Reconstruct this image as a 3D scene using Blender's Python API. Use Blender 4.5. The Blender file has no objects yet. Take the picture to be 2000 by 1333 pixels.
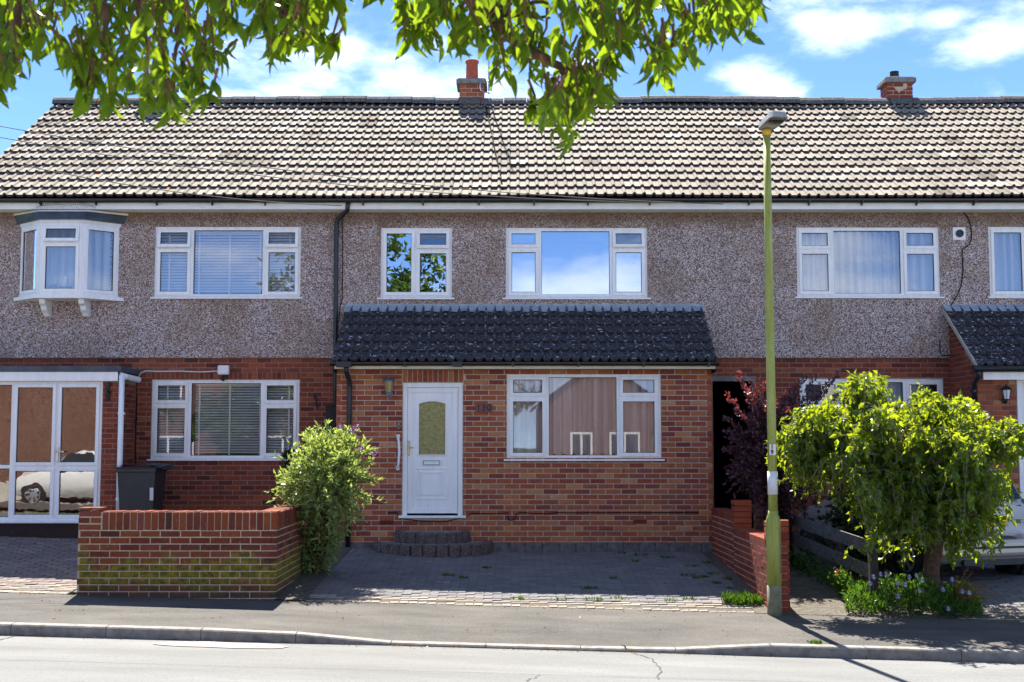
import bpy, bmesh, math, random
from mathutils import Vector, Matrix, Quaternion
rnd = random.Random(7)
R = math.radians
SC = bpy.context.scene
COL = SC.collection

# ------------------------------------------------------------------ camera
F = 2500.0                    # focal length in photo pixels (photo 2000 x 1333)
PITCH = math.atan(204.0 / F)
CZ = 1.52
cam_d = bpy.data.cameras.new('camera')
cam = bpy.data.objects.new('camera', cam_d)
COL.objects.link(cam)
cam.location = (0, 0, CZ)
cam.rotation_euler = (R(90) + PITCH, 0, 0)
cam_d.sensor_width = 36.0
cam_d.lens = F / 2000.0 * 36.0
cam_d.clip_start = 0.1
cam_d.clip_end = 3000
cam_d.dof.use_dof = True
cam_d.dof.focus_distance = 18.0
cam_d.dof.aperture_fstop = 9.0
SC.camera = cam

# ------------------------------------------------------------------ sky and sun
SUN_AZ = R(-8.0)              # behind the houses, a little to the left
SUN_EL = R(54.0)
to_sun = Vector((math.sin(SUN_AZ) * math.cos(SUN_EL), math.cos(SUN_AZ) * math.cos(SUN_EL), math.sin(SUN_EL)))
sd = bpy.data.lights.new('sun', 'SUN')
sd.energy = 3.2
sd.angle = R(0.53)
sd.color = (1.0, 0.93, 0.82)
sun = bpy.data.objects.new('sun', sd)
COL.objects.link(sun)
sun.rotation_euler = to_sun.to_track_quat('Z', 'Y').to_euler()
sun.location = (0, 30, 40)

world = bpy.data.worlds.new('World')
SC.world = world
world.use_nodes = True
def build_world():
    nt = world.node_tree
    N, L = nt.nodes, nt.links
    for n in list(N):
        N.remove(n)
    out = N.new('ShaderNodeOutputWorld')
    bg = N.new('ShaderNodeBackground')
    bg.inputs['Strength'].default_value = 0.078
    sky = N.new('ShaderNodeTexSky')
    sky.sky_type = 'NISHITA'
    sky.sun_disc = False
    sky.sun_elevation = SUN_EL
    sky.sun_rotation = SUN_AZ
    sky.altitude = 50
    sky.air_density = 0.34
    sky.dust_density = 0.0
    sky.ozone_density = 4.0
    tc = N.new('ShaderNodeTexCoord')
    def math_(op, a, b=None, clamp=False):
        m = N.new('ShaderNodeMath'); m.operation = op; m.use_clamp = clamp
        for i, v in enumerate((a, b)):
            if v is None: continue
            if isinstance(v, (int, float)): m.inputs[i].default_value = v
            else: L.new(v, m.inputs[i])
        return m.outputs[0]
    def vmath(op, a, b):
        m = N.new('ShaderNodeVectorMath'); m.operation = op
        for i, v in enumerate((a, b)):
            if isinstance(v, tuple): m.inputs[i].default_value = v
            else: L.new(v, m.inputs[i])
        return m
    d = tc.outputs['Generated']
    def noise(scale, detail, vec, rough=0.55):
        n = N.new('ShaderNodeTexNoise'); n.inputs['Scale'].default_value = scale
        n.inputs['Detail'].default_value = detail; n.inputs['Roughness'].default_value = rough
        L.new(vec, n.inputs['Vector']); return n.outputs['Fac']
    flat = vmath('MULTIPLY', d, (1.0, 1.0, 2.2)).outputs[0]
    n_small = noise(16, 8, flat, 0.6)
    n_big = noise(3.2, 5, flat, 0.5)
    # scattered cumulus all round the sky; cover thickened to add fill light
    field = math_('MULTIPLY', math_('SUBTRACT', n_big, 0.50), 7.0)
    # the cumulus that stand in view, as soft mounds in sky directions
    mounds = [(-.095, .292, .060, .030), (-.150, .290, .045, .018), (-.225, .276, .055, .012), (-.045, .276, .060, .016), (.198, .288, .036, .026), (.215, .279, .026, .016),
              (.27, .333, .075, .024), (.345, .340, .030, .012), (.39, .325, .07, .020), (.18, .262, .030, .006), (.05, .30, .05, .012), (.30, .37, .12, .02)]
    best = None
    for (x, z, sx, sz) in mounds:
        v = Vector((x, 1, z)).normalized()
        s = vmath('SUBTRACT', d, (v.x, v.y, v.z)).outputs[0]
        s = vmath('MULTIPLY', s, (1 / sx, 0.6 / sx, 1 / sz)).outputs[0]
        ln = N.new('ShaderNodeVectorMath'); ln.operation = 'LENGTH'; L.new(s, ln.inputs[0])
        b = math_('SUBTRACT', 1.0, ln.outputs['Value'])
        best = b if best is None else math_('MAXIMUM', best, b)
    tot = math_('MAXIMUM', best, field)
    tot = math_('ADD', tot, math_('MULTIPLY', math_('SUBTRACT', n_small, 0.5), 2.6))
    mr = N.new('ShaderNodeMapRange'); mr.interpolation_type = 'SMOOTHSTEP'
    mr.inputs['From Min'].default_value = 0.0; mr.inputs['From Max'].default_value = 1.25
    L.new(tot, mr.inputs['Value'])
    cr = N.new('ShaderNodeValToRGB')
    cr.color_ramp.elements[0].position = 0.3; cr.color_ramp.elements[0].color = (3.6, 4.2, 5.2, 1)
    cr.color_ramp.elements[1].position = 0.75; cr.color_ramp.elements[1].color = (6.2, 6.4, 6.7, 1)
    L.new(noise(9, 5, flat), cr.inputs['Fac'])
    hs = N.new('ShaderNodeHueSaturation'); hs.inputs['Saturation'].default_value = 1.05
    L.new(sky.outputs['Color'], hs.inputs['Color'])
    mx = N.new('ShaderNodeMix'); mx.data_type = 'RGBA'
    L.new(math_('MULTIPLY', mr.outputs['Result'], 0.70), mx.inputs['Factor'])
    L.new(hs.outputs['Color'], mx.inputs['A']); L.new(cr.outputs['Color'], mx.inputs['B'])
    L.new(mx.outputs['Result'], bg.inputs['Color'])
    L.new(bg.outputs[0], out.inputs['Surface'])
build_world()

vs = SC.view_settings
vs.view_transform = 'Standard'
vs.look = 'None'
vs.exposure = 2.40
vs.gamma = 1.0
vs.use_curve_mapping = False
SC.cycles.max_bounces = 8
SC.cycles.transparent_max_bounces = 12
SC.cycles.caustics_reflective = False
SC.cycles.caustics_refractive = False
SC.cycles.use_denoising = True

# ------------------------------------------------------------------ geometry helpers
def P(px, py, Y):
    """world point on the vertical plane at distance Y that the photo pixel shows"""
    u = (px - 1000.0) / F; v = (666.5 - py) / F
    c, s = math.cos(PITCH), math.sin(PITCH)
    t = Y / (c - v * s)
    return Vector((u * t, Y, CZ + t * (s + v * c)))
def PX(px, Y, py=750): return P(px, py, Y).x
def PZ(py, Y): return P(1000, py, Y).z
def clamp(v, a, b): return max(a, min(b, v))
def lerp(a, b, t): return a + (b - a) * t
def pw(pts, x):
    if x <= pts[0][0]: return pts[0][1]
    for (a, va), (b, vb) in zip(pts, pts[1:]):
        if x <= b: return va + (vb - va) * (x - a) / (b - a)
    return pts[-1][1]

Y_BACK = 14.43          # back edge of the pavement
Y_KERB = 12.62          # back edge of the kerb
def gz(X, Y):
    """height of the ground: the street falls to the right and the gardens fall to the street"""
    b = pw([(-40, -.2), (0, -.2), (4.4, -.30), (6.38, -.34), (6.52, -.43), (9.5, -.385), (12.5, -.43), (12.52, -.335), (Y_KERB, -.33), (Y_BACK, -.27), (18.5, 0.0)], Y)
    s = -.027 * clamp(X, -14, 14)
    if X > 0: s *= clamp((16.2 - Y) / (16.2 - Y_BACK), 0, 1)
    return b + s

ORG = {}
def world_org(o): return ORG.get(o.name, Vector((0, 0, 0))) if o else Vector((0, 0, 0))
def thing(name, label, cat, loc, group=None):
    o = bpy.data.objects.new(name, None)
    COL.objects.link(o)
    o.location = loc; o.empty_display_size = .2
    o['label'] = label; o['category'] = cat
    if group: o['group'] = group
    ORG[o.name] = Vector(loc)
    return o
def tag(o, label, cat, group=None):
    o['label'] = label; o['category'] = cat
    if group: o['group'] = group
    return o
def place(name, mesh, parent, loc, rotz=0.0, scale=None, quat=None):
    o = bpy.data.objects.new(name, mesh)
    COL.objects.link(o)
    if parent: o.parent = parent
    o.location = Vector(loc) - world_org(parent)
    if quat is not None:
        o.rotation_mode = 'QUATERNION'; o.rotation_quaternion = quat
    elif rotz: o.rotation_euler = (0, 0, rotz)
    if scale: o.scale = scale
    ORG[o.name] = Vector(loc)
    return o

class MB:
    """collects faces in world coordinates; build() makes ONE mesh object of them"""
    def __init__(s): s.v = []; s.f = []
    def quad(s, a, b, c, d):
        n = len(s.v); s.v += [tuple(a), tuple(b), tuple(c), tuple(d)]; s.f.append((n, n + 1, n + 2, n + 3)); return s
    def poly(s, pts):
        n = len(s.v); s.v += [tuple(p) for p in pts]; s.f.append(tuple(range(n, n + len(pts)))); return s
    def box(s, x0, x1, y0, y1, z0, z1, T=None):
        n = len(s.v)
        pts = [(x0, y0, z0), (x1, y0, z0), (x1, y1, z0), (x0, y1, z0), (x0, y0, z1), (x1, y0, z1), (x1, y1, z1), (x0, y1, z1)]
        s.v += [tuple(T(*p)) if T else p for p in pts]
        s.f += [(n, n + 3, n + 2, n + 1), (n + 4, n + 5, n + 6, n + 7), (n, n + 1, n + 5, n + 4), (n + 1, n + 2, n + 6, n + 5), (n + 2, n + 3, n + 7, n + 6), (n + 3, n, n + 4, n + 7)]
        return s
    def prism(s, pts, vec):
        """closed polygon pts (3D) swept by vec"""
        n = len(s.v); k = len(pts); vec = Vector(vec)
        s.v += [tuple(p) for p in pts] + [tuple(Vector(p) + vec) for p in pts]
        s.f.append(tuple(range(n, n + k))[::-1]); s.f.append(tuple(range(n + k, n + 2 * k)))
        for i in range(k):
            j = (i + 1) % k; s.f.append((n + i, n + j, n + k + j, n + k + i))
        return s
    def tube(s, pts, r, seg=8, caps=True):
        pts = [Vector(p) for p in pts]; k = len(pts)
        rs = r if isinstance(r, (list, tuple)) else [r] * k
        n = len(s.v); prev = None
        for i, p in enumerate(pts):
            d = (pts[min(i + 1, k - 1)] - pts[max(i - 1, 0)])
            d = d.normalized() if d.length > 1e-9 else Vector((0, 0, 1))
            a = Vector((0, 0, 1)) if abs(d.z) < .9 else Vector((1, 0, 0))
            if prev is not None: a = prev
            u = (a - d * a.dot(d)).normalized(); prev = u; w = d.cross(u)
            for j in range(seg):
                t = 2 * math.pi * j / seg
                s.v.append(tuple(p + (u * math.cos(t) + w * math.sin(t)) * rs[i]))
        for i in range(k - 1):
            for j in range(seg):
                a = n + i * seg + j; b = n + i * seg + (j + 1) % seg
                s.f.append((a, b, b + seg, a + seg))
        if caps:
            s.f.append(tuple(n + j for j in range(seg))[::-1]); s.f.append(tuple(n + (k - 1) * seg + j for j in range(seg)))
        return s
    def lathe(s, c, prof, seg=16, ax='z', caps=True):
        c = Vector(c); n = len(s.v)
        for (r, h) in prof:
            for j in range(seg):
                t = 2 * math.pi * j / seg + .5 * math.pi / seg
                a, b = r * math.cos(t), r * math.sin(t)
                s.v.append(tuple(c + (Vector((a, b, h)) if ax == 'z' else Vector((a, h, b)) if ax == 'y' else Vector((h, a, b)))))
        for i in range(len(prof) - 1):
            for j in range(seg):
                a = n + i * seg + j; b = n + i * seg + (j + 1) % seg
                s.f.append((a, b, b + seg, a + seg))
        if caps:
            s.f.append(tuple(n + j for j in range(seg))[::-1]); s.f.append(tuple(n + (len(prof) - 1) * seg + j for j in range(seg)))
        return s
    def grid(s, fn, nu, nv):
        n = len(s.v)
        for j in range(nv + 1):
            for i in range(nu + 1): s.v.append(tuple(fn(i / nu, j / nv)))
        for j in range(nv):
            for i in range(nu):
                a = n + j * (nu + 1) + i; s.f.append((a, a + 1, a + nu + 2, a + nu + 1))
        return s
    def build(s, name, mat, parent=None, smooth=False, bevel=0.0, kind=None, origin=None):
        o_ = world_org(parent) if origin is None else Vector(origin)
        me = bpy.data.meshes.new(name)
        me.from_pydata([(v[0] - o_.x, v[1] - o_.y, v[2] - o_.z) for v in s.v], [], s.f)
        me.materials.append(MAT[mat] if isinstance(mat, str) else mat)
        if smooth: me.polygons.foreach_set('use_smooth', [True] * len(me.polygons))
        me.update()
        o = bpy.data.objects.new(name, me)
        COL.objects.link(o)
        if parent: o.parent = parent
        o.location = o_ - world_org(parent)
        ORG[o.name] = o_
        if bevel:
            b = o.modifiers.new('bevel', 'BEVEL'); b.width = bevel; b.segments = 2; b.limit_method = 'ANGLE'
        if kind: o['kind'] = kind
        return o

# ------------------------------------------------------------------ materials
MAT = {}
def material(name):
    m = bpy.data.materials.new(name); m.use_nodes = True
    MAT[name] = m
    nt = m.node_tree
    return nt, nt.nodes, nt.links, nt.nodes['Principled BSDF']
class NT:
    def __init__(s, name):
        s.nt, s.N, s.L, s.b = material(name); s.out = s.N['Material Output']
    def inp(s, node, key, v):
        i = node.inputs[key]
        if hasattr(v, 'is_linked') or isinstance(v, bpy.types.NodeSocket): s.L.new(v, i)
        else: i.default_value = v
    def coord(s, which='obj'):
        if which == 'world':
            return s.N.new('ShaderNodeNewGeometry').outputs['Position']
        return s.N.new('ShaderNodeTexCoord').outputs['Object']
    def noise(s, scale, detail=4, rough=.55, vec=None, out='Fac'):
        n = s.N.new('ShaderNodeTexNoise'); n.inputs['Scale'].default_value = scale
        n.inputs['Detail'].default_value = detail; n.inputs['Roughness'].default_value = rough
        s.L.new(vec if vec is not None else s.coord('world'), n.inputs['Vector']); return n.outputs[out]
    def voro(s, scale, vec=None, out='Color', feat='F1'):
        n = s.N.new('ShaderNodeTexVoronoi'); n.inputs['Scale'].default_value = scale; n.feature = feat
        s.L.new(vec if vec is not None else s.coord('world'), n.inputs['Vector']); return n.outputs[out]
    def ramp(s, fac, stops, interp='LINEAR'):
        r = s.N.new('ShaderNodeValToRGB'); cr = r.color_ramp; cr.interpolation = interp
        while len(cr.elements) < len(stops): cr.elements.new(.5)
        for e, (p, c) in zip(cr.elements, stops):
            e.position = p; e.color = (c, c, c, 1) if isinstance(c, (int, float)) else (*c, 1)
        s.L.new(fac, r.inputs['Fac']); return r.outputs['Color']
    def mix(s, fac, a, b, mode='MIX'):
        m = s.N.new('ShaderNodeMix'); m.data_type = 'RGBA'; m.blend_type = mode
        for k, v in (('Factor', fac), ('A', a), ('B', b)):
            if isinstance(v, tuple): m.inputs[k].default_value = (*v, 1) if len(v) == 3 else v
            elif isinstance(v, (int, float)): m.inputs[k].default_value = v
            else: s.L.new(v, m.inputs[k])
        return m.outputs['Result']
    def math(s, op, a, b=None, clamp=False):
        m = s.N.new('ShaderNodeMath'); m.operation = op; m.use_clamp = clamp
        for i, v in enumerate((a, b)):
            if v is None: continue
            if isinstance(v, (int, float)): m.inputs[i].default_value = v
            else: s.L.new(v, m.inputs[i])
        return m.outputs[0]
    def sep(s, vec, k):
        n = s.N.new('ShaderNodeSeparateXYZ'); s.L.new(vec, n.inputs[0]); return n.outputs[k]
    def scalev(s, v, t):
        n = s.N.new('ShaderNodeVectorMath'); n.operation = 'MULTIPLY'; s.L.new(v, n.inputs[0]); n.inputs[1].default_value = t; return n.outputs[0]
    def each(s):
        """a random number per object and per loose piece of a joined mesh"""
        a = s.N.new('ShaderNodeObjectInfo').outputs['Random']; b = s.N.new('ShaderNodeNewGeometry').outputs['Random Per Island']
        return s.math('FRACT', s.math('ADD', s.math('MULTIPLY', a, 7.31), s.math('MULTIPLY', b, 5.77)))
    def bump(s, h, strength=.5, dist=.01):
        n = s.N.new('ShaderNodeBump'); n.inputs['Strength'].default_value = strength; n.inputs['Distance'].default_value = dist
        s.L.new(h, n.inputs['Height']); s.L.new(n.outputs[0], s.b.inputs['Normal'])
    def col(s, c): s.inp(s.b, 'Base Color', (*c, 1) if isinstance(c, tuple) else c); return s
    def rough(s, r): s.inp(s.b, 'Roughness', r); return s
    def spec(s, v): s.b.inputs['Specular IOR Level'].default_value = v; return s

def simple(name, c, rough=.5, var=.12, scale=6, metal=0, bump=0, spec=.5):
    m = NT(name); n = m.noise(scale, 5)
    lo = tuple(v * (1 - var) for v in c); hi = tuple(min(1, v * (1 + var)) for v in c)
    m.col(m.ramp(n, [(.3, lo), (.7, hi)])).rough(rough).spec(spec)
    m.b.inputs['Metallic'].default_value = metal
    if bump: m.bump(m.noise(scale * 12, 3), bump, .004)
    return m

def make_materials():
    # pebbledash: every stone its own colour
    m = NT('pebbledash')
    st = m.sep(m.voro(84), 0)
    c = m.ramp(st, [(0, (.07, .042, .040)), (.12, (.20, .115, .09)), (.26, (.35, .265, .25)), (.42, (.31, .185, .12)), (.55, (.46, .375, .37)), (.74, (.62, .56, .56)), (.90, (.80, .75, .73))], 'CONSTANT')
    big = m.noise(.9, 5); mid = m.noise(5, 4)
    c = m.mix(m.ramp(m.math('ADD', big, m.math('MULTIPLY', mid, .5)), [(.72, 0.), (.98, .45)]), c, (.24, .135, .06), 'MIX')
    c = m.mix(m.ramp(m.noise(1.3, 5, .6, m.scalev(m.coord('world'), (1.6, 1, .35))), [(.52, 0.), (.75, .35)]), c, (.15, .11, .09))
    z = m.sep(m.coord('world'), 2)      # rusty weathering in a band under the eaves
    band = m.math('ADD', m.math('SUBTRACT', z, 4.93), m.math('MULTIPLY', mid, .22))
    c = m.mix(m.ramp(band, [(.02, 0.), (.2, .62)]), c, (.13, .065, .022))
    m.col(c).rough(.85); m.bump(m.voro(84, out='Distance'), 1.0, .010)
    # bricks
    def brick(name, stops, dirt=(.10, .075, .06), moss=False):
        m = NT(name); e = m.each()
        c = m.ramp(e, stops, 'LINEAR')
        c = m.mix(m.ramp(m.noise(11, 5, .65), [(.35, 0.), (.75, .75)]), c, m.ramp(m.math('FRACT', m.math('MULTIPLY', e, 3.7)), stops))
        c = m.mix(m.ramp(m.noise(60, 4, .7), [(.5, 0.), (.85, .6)]), c, dirt)
        c = m.mix(m.ramp(m.noise(34, 3), [(.66, 0.), (.74, .35)]), c, (.42, .34, .29))
        if moss:
            z = m.sep(m.coord('world'), 2); x = m.sep(m.coord('world'), 0)
            hh = m.math('ADD', m.math('ADD', z, m.math('MULTIPLY', x, .02)), m.math('ADD', m.math('MULTIPLY', m.math('SUBTRACT', m.noise(3.2, 6, .65), .5), 1.0), .19))
            g = m.ramp(hh, [(.0, .2), (.09, .75), (.2, 1.), (.33, .8), (.44, 0.)])
            c = m.mix(g, c, m.ramp(m.noise(16, 4), [(.35, (.07, .075, .012)), (.65, (.27, .21, .02))]))
            c = m.mix(m.ramp(m.math('ADD', m.math('ADD', z, .14), m.math('MULTIPLY', m.noise(7, 5), .22)), [(.05, .9), (.27, 0.)]), c, (.05, .045, .038))
            c = m.mix(m.ramp(m.noise(75, 2), [(.70, 0.), (.74, .8)]), c, (.6, .57, .5))
        m.col(c).rough(.88).spec(.25); m.bump(m.noise(90, 4), .55, .006)
    brick('brick_warm', [(0, (.17, .036, .034)), (.12, (.29, .062, .036)), (.28, (.42, .115, .045)), (.40, (.20, .042, .046)), (.52, (.46, .165, .060)), (.64, (.33, .075, .042)), (.76, (.52, .225, .090)), (.86, (.17, .036, .040)), (.94, (.44, .14, .05)), (1, (.56, .34, .18))])
    brick('brick_dark', [(0, (0.098, 0.023, 0.018)), (.2, (0.208, 0.044, 0.026)), (.4, (0.312, 0.068, 0.034)), (.55, (0.130, 0.026, 0.023)), (.75, (0.351, 0.086, 0.039)), (.9, (0.234, 0.058, 0.034)), (1, (0.364, 0.117, 0.052))])
    brick('brick_red', [(0, (0.149, 0.030, 0.021)), (.3, (0.230, 0.046, 0.025)), (.6, (0.310, 0.063, 0.030)), (.8, (0.172, 0.032, 0.023)), (1, (0.391, 0.098, 0.034))])
    brick('brick_garden', [(0, (.07, .022, .016)), (.25, (.16, .034, .018)), (.45, (.24, .055, .02)), (.65, (.11, .026, .02)), (.85, (.28, .075, .022)), (1, (.20, .055, .045))], moss=True)
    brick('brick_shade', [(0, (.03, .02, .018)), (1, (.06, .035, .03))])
    def mortar(name, c):
        m = NT(name); m.col(m.ramp(m.noise(30, 6, .7), [(.3, tuple(v * .6 for v in c)), (.7, c)])).rough(.95); m.bump(m.noise(160, 3), .6, .005)
    mortar('mortar', (.60, .52, .42)); mortar('mortar_dark', (.34, .25, .19)); mortar('mortar_pale', (.62, .50, .37)); mortar('render_grey', (.3, .28, .25))
    # roof tiles
    m = NT('roof_tile'); e = m.each()
    c = m.ramp(e, [(0, (.10, .085, .07)), (.03, (.13, .11, .09)), (.05, (.21, .185, .15)), (.5, (.275, .245, .205)), (.93, (.33, .295, .25)), (1, (.42, .38, .33))])
    c = m.mix(m.ramp(m.noise(14, 6, .7), [(.40, 0.), (.75, .55)]), c, (.24, .20, .175))
    c = m.mix(m.ramp(m.noise(1.1, 6, .65), [(.45, 0.), (.75, .5)]), c, (.17, .15, .12))
    c = m.mix(m.ramp(m.noise(26, 3, .6), [(.66, 0.), (.69, .95)]), c, (.035, .026, .022))
    c = m.mix(m.ramp(m.noise(19, 2), [(.715, 0.), (.74, .8)]), c, (.62, .58, .52))
    c = m.mix(m.ramp(m.noise(3.1, 2), [(.755, 0.), (.765, .9)]), c, (.55, .20, .02))
    m.col(c).rough(.9).spec(.2); m.bump(m.noise(70, 5), .5, .006)
    simple('tile_edge_shade', (.042, .038, .040), .95, .5, 20)  # dark tile lips: shade bands under the courses painted into the colour
    m = NT('ridge_tile')
    c = m.ramp(m.noise(26, 6, .7), [(.3, (.03, .03, .036)), (.55, (.10, .10, .11)), (.72, (.28, .27, .26))])
    c = m.mix(m.ramp(m.noise(5, 3), [(.64, 0.), (.7, .8)]), c, (.25, .10, .03))
    m.col(c).rough(.95); m.bump(m.noise(40, 5), .9, .015)
    m = NT('porch_tile'); e = m.each()
    c = m.ramp(m.noise(18, 6, .7), [(.3, (.010, .010, .014)), (.6, (.035, .035, .046)), (.8, (.10, .10, .12))])
    c = m.mix(m.ramp(m.noise(42, 4, .65), [(.56, 0.), (.63, .8)]), c, (.26, .29, .34))
    v = m.scalev(m.coord('world'), (14, 14, 34))
    c = m.mix(m.ramp(m.noise(1.0, 3, .5, v), [(.64, 0.), (.665, 1.)]), c, (.66, .70, .74))
    c = m.mix(m.ramp(m.noise(7, 4), [(.64, 0.), (.72, .6)]), c, (.06, .03, .035))
    m.col(c).rough(.75); m.bump(m.noise(55, 5), .8, .010)
    # lead, plastic, paint
    m = NT('lead'); c = m.ramp(m.noise(9, 5, .6, m.scalev(m.coord('world'), (1, 1, .4))), [(.3, (.20, .25, .31)), (.7, (.38, .44, .50))]); m.col(c).rough(.6); m.bump(m.noise(20, 3), .3, .006)
    m = NT('upvc'); v = m.scalev(m.coord('world'), (9, 9, 1.1))
    c = m.ramp(m.noise(1.4, 6, .6, v), [(.35, (.80, .805, .81)), (.6, (.89, .90, .91))]); c = m.mix(m.ramp(m.noise(38, 4, .7), [(.62, 0.), (.8, .35)]), c, (.45, .42, .36)); m.col(c).rough(.34)
    simple('fascia_white', (.84, .85, .85), .45, .07, 5)
    simple('fascia_cream', (.72, .66, .56), .55, .10, 7)
    simple('black_plastic', (.013, .015, .020), .35, .3, 8)
    simple('rubber_seal', (.02, .02, .022), .6)
    simple('bin_plastic', (.026, .028, .034), .5, .2, 9, bump=.2)
    simple('sticker', (.62, .63, .62), .5, .1, 40)
    simple('dark_iron', (.015, .015, .017), .45, .3, 30, bump=.4)
    simple('antique_metal', (.20, .22, .24), .42, .4, 60, metal=.55, bump=.5)
    simple('brass', (.55, .42, .20), .35, .2, 30, metal=.9)
    simple('steel', (.55, .56, .58), .35, .1, 20, metal=.9)
    simple('lamp_glass', (.40, .30, .10), .15, .1)
    simple('frosted_glass', (.75, .76, .78), .3, .1)
    simple('plaque', (.20, .070, .062), .6, .15, 30)
    simple('plaque_digit', (.018, .010, .012), .6)
    simple('blue_plaque', (.12, .22, .36), .4)
    simple('terracotta', (.40, .085, .04), .8, .25, 14, bump=.3)
    simple('lead_dark', (.05, .065, .085), .5, .4, 5)
    simple('concrete', (.20, .19, .18), .9, .35, 9, bump=.6)
    simple('concrete_pale', (.42, .40, .36), .9, .2, 3, bump=.5); simple('render_white', (.72, .70, .66), .8, .08, 4)
    simple('stone_block', (.13, .12, .125), .95, .4, 12, bump=.8)
    m = NT('step_brick'); c = m.ramp(m.noise(9, 6, .7), [(.3, (.05, .04, .042)), (.6, (.12, .085, .08)), (.8, (.2, .13, .11))]); c = m.mix(m.ramp(m.noise(55, 4, .7), [(.56, 0.), (.66, .8)]), c, (.42, .40, .38)); m.col(c).rough(.95); m.bump(m.noise(60, 5), 1, .012)
    simple('wood_weathered', (.10, .095, .088), .9, .45, 18, bump=.8)
    simple('wood_post', (.035, .030, .028), .9, .4, 18, bump=.6)
    simple('room_wall', (.22, .21, .20), .9)
    simple('near_black', (.012, .010, .009), .95)  # one near-black for roof decks, air-brick slots and LED modules
    simple('cable_black', (.012, .012, .013), .95, spec=.05)
    simple('cable_white', (.70, .70, .70), .5)
    simple('cable_grey', (.16, .15, .14), .9, spec=.1)
    simple('curtain_green', (.16, .36, .30), .8)
    simple('blind_white', (.78, .80, .82), .55, .04)
    simple('ornament', (.30, .16, .09), .35, .5, 40)
    simple('ornament_pale', (.62, .60, .50), .35, .2, 40)
    simple('paper', (.8, .8, .78), .8)
    simple('tyre', (.012, .012, .013), .8, .2, 20)
    simple('wheel_trim', (.46, .48, .50), .35, .1, metal=.6)
    simple('car_trim', (.015, .016, .018), .5)
    simple('plate_yellow', (.72, .40, .015), .45, .05)
    simple('plate_letter', (.012, .012, .012), .5)
    simple('pot_clay', (.10, .09, .085), .7)
    m = NT('car_silver'); m.col((.44, .42, .385)).rough(.28); m.b.inputs['Metallic'].default_value = .35; m.b.inputs['Coat Weight'].default_value = .6
    m = NT('car_white'); m.col((.75, .75, .74)).rough(.3); m.b.inputs['Coat Weight'].default_value = .6
    m = NT('tail_red'); m.col((.42, .012, .035)).rough(.15)
    m = NT('tail_clear'); m.col((.62, .56, .60)).rough(.12)
    m = NT('car_glass'); m.col((.02, .024, .03)).rough(.04).spec(.8)
    # lamp column paint, stained with algae
    m = NT('column_green'); v = m.scalev(m.coord('world'), (9, 9, 1.2))
    c = m.ramp(m.noise(1.6, 6, .6, v), [(.3, (.19, .22, .025)), (.52, (.29, .33, .07)), (.74, (.38, .43, .18))]); c = m.mix(m.ramp(m.noise(22, 5, .75), [(.55, 0.), (.75, .7)]), c, (.13, .12, .04))
    m.col(c).rough(.55); m.bump(m.noise(40, 3), .2, .004)
    simple('column_foot', (.17, .165, .095), .8, .45, 12, bump=.5)
    simple('column_collar', (.62, .36, .03), .5)
    simple('column_band', (.62, .64, .66), .5, .06)
    simple('luminaire', (.30, .31, .31), .45, .1)
    simple('luminaire_lens', (.16, .15, .12), .2, .5, 30)
    simple('label_white', (.78, .78, .78), .5)
    simple('label_ink', (.01, .01, .01), .5)
    # ground
    m = NT('asphalt_road')
    v = m.scalev(m.coord('world'), (.5, 2.4, 1))
    c = m.ramp(m.noise(.9, 6, .6, v), [(.3, (.13, .135, .135)), (.55, (.172, .177, .177)), (.75, (.21, .215, .215))])
    c = m.mix(m.ramp(m.voro(120, out='Distance'), [(.1, .30), (.5, 0.)]), c, (.10, .10, .10))
    c = m.mix(m.ramp(m.noise(3.5, 6, .7, v), [(.56, 0.), (.75, .38)]), c, (.155, .15, .14))
    c = m.mix(m.ramp(m.noise(1.6, 3, .5, m.scalev(m.coord('world'), (.06, 1, 1))), [(.48, 0.), (.62, .35)]), c, (.14, .14, .135))
    c = m.mix(m.ramp(m.noise(48, 5, .8), [(.50, 0.), (.68, .75)]), c, (.075, .075, .07)); c = m.mix(m.ramp(m.noise(.55, 6, .7), [(.52, 0.), (.72, .45)]), c, (.115, .112, .105))
    m.col(c).rough(.9).spec(.3); m.bump(m.voro(120, out='Distance'), .5, .006)
    m = NT('asphalt_pavement')
    v = m.scalev(m.coord('world'), (.7, 1.8, 1))
    c = m.ramp(m.noise(1.3, 6, .62, v), [(.3, (.055, .054, .052)), (.5, (.086, .082, .076)), (.72, (.122, .114, .103))])
    c = m.mix(m.ramp(m.voro(75, out='Distance'), [(.1, .6), (.5, 0.)]), c, (.035, .033, .032))
    c = m.mix(m.ramp(m.noise(110, 2), [(.62, 0.), (.7, .55)]), c, (.30, .28, .25))
    c = m.mix(m.ramp(m.noise(24, 5, .7), [(.58, 0.), (.75, .6)]), c, (.07, .066, .062))
    m.col(c).rough(.93).spec(.25); m.bump(m.voro(75, out='Distance'), .7, .008)
    simple('tar', (.03, .03, .03), .8, .3, 20)
    simple('road_patch', (.27, .235, .215), .9, .3, 40, bump=.7)
    simple('kerb_concrete', (.20, .19, .175), .92, .35, 11, bump=.6)
    def paver(name, stops):
        m = NT(name); e = m.each()
        c = m.ramp(e, stops); c = m.mix(m.ramp(m.noise(2.2, 6, .65), [(.35, 0.), (.7, .7)]), c, stops[0][1])
        c = m.mix(m.ramp(m.noise(45, 5, .7), [(.60, 0.), (.70, .6)]), c, (.34, .32, .30))
        c = m.mix(m.ramp(m.noise(60, 3, .7), [(.55, 0.), (.8, .7)]), c, (.03, .028, .026))
        m.col(c).rough(.93).spec(.2); m.bump(m.noise(80, 4), .7, .006)
    paver('paver_grey', [(0, (.125, .125, .135)), (.5, (.165, .16, .165)), (1, (.20, .185, .18))])
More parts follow.
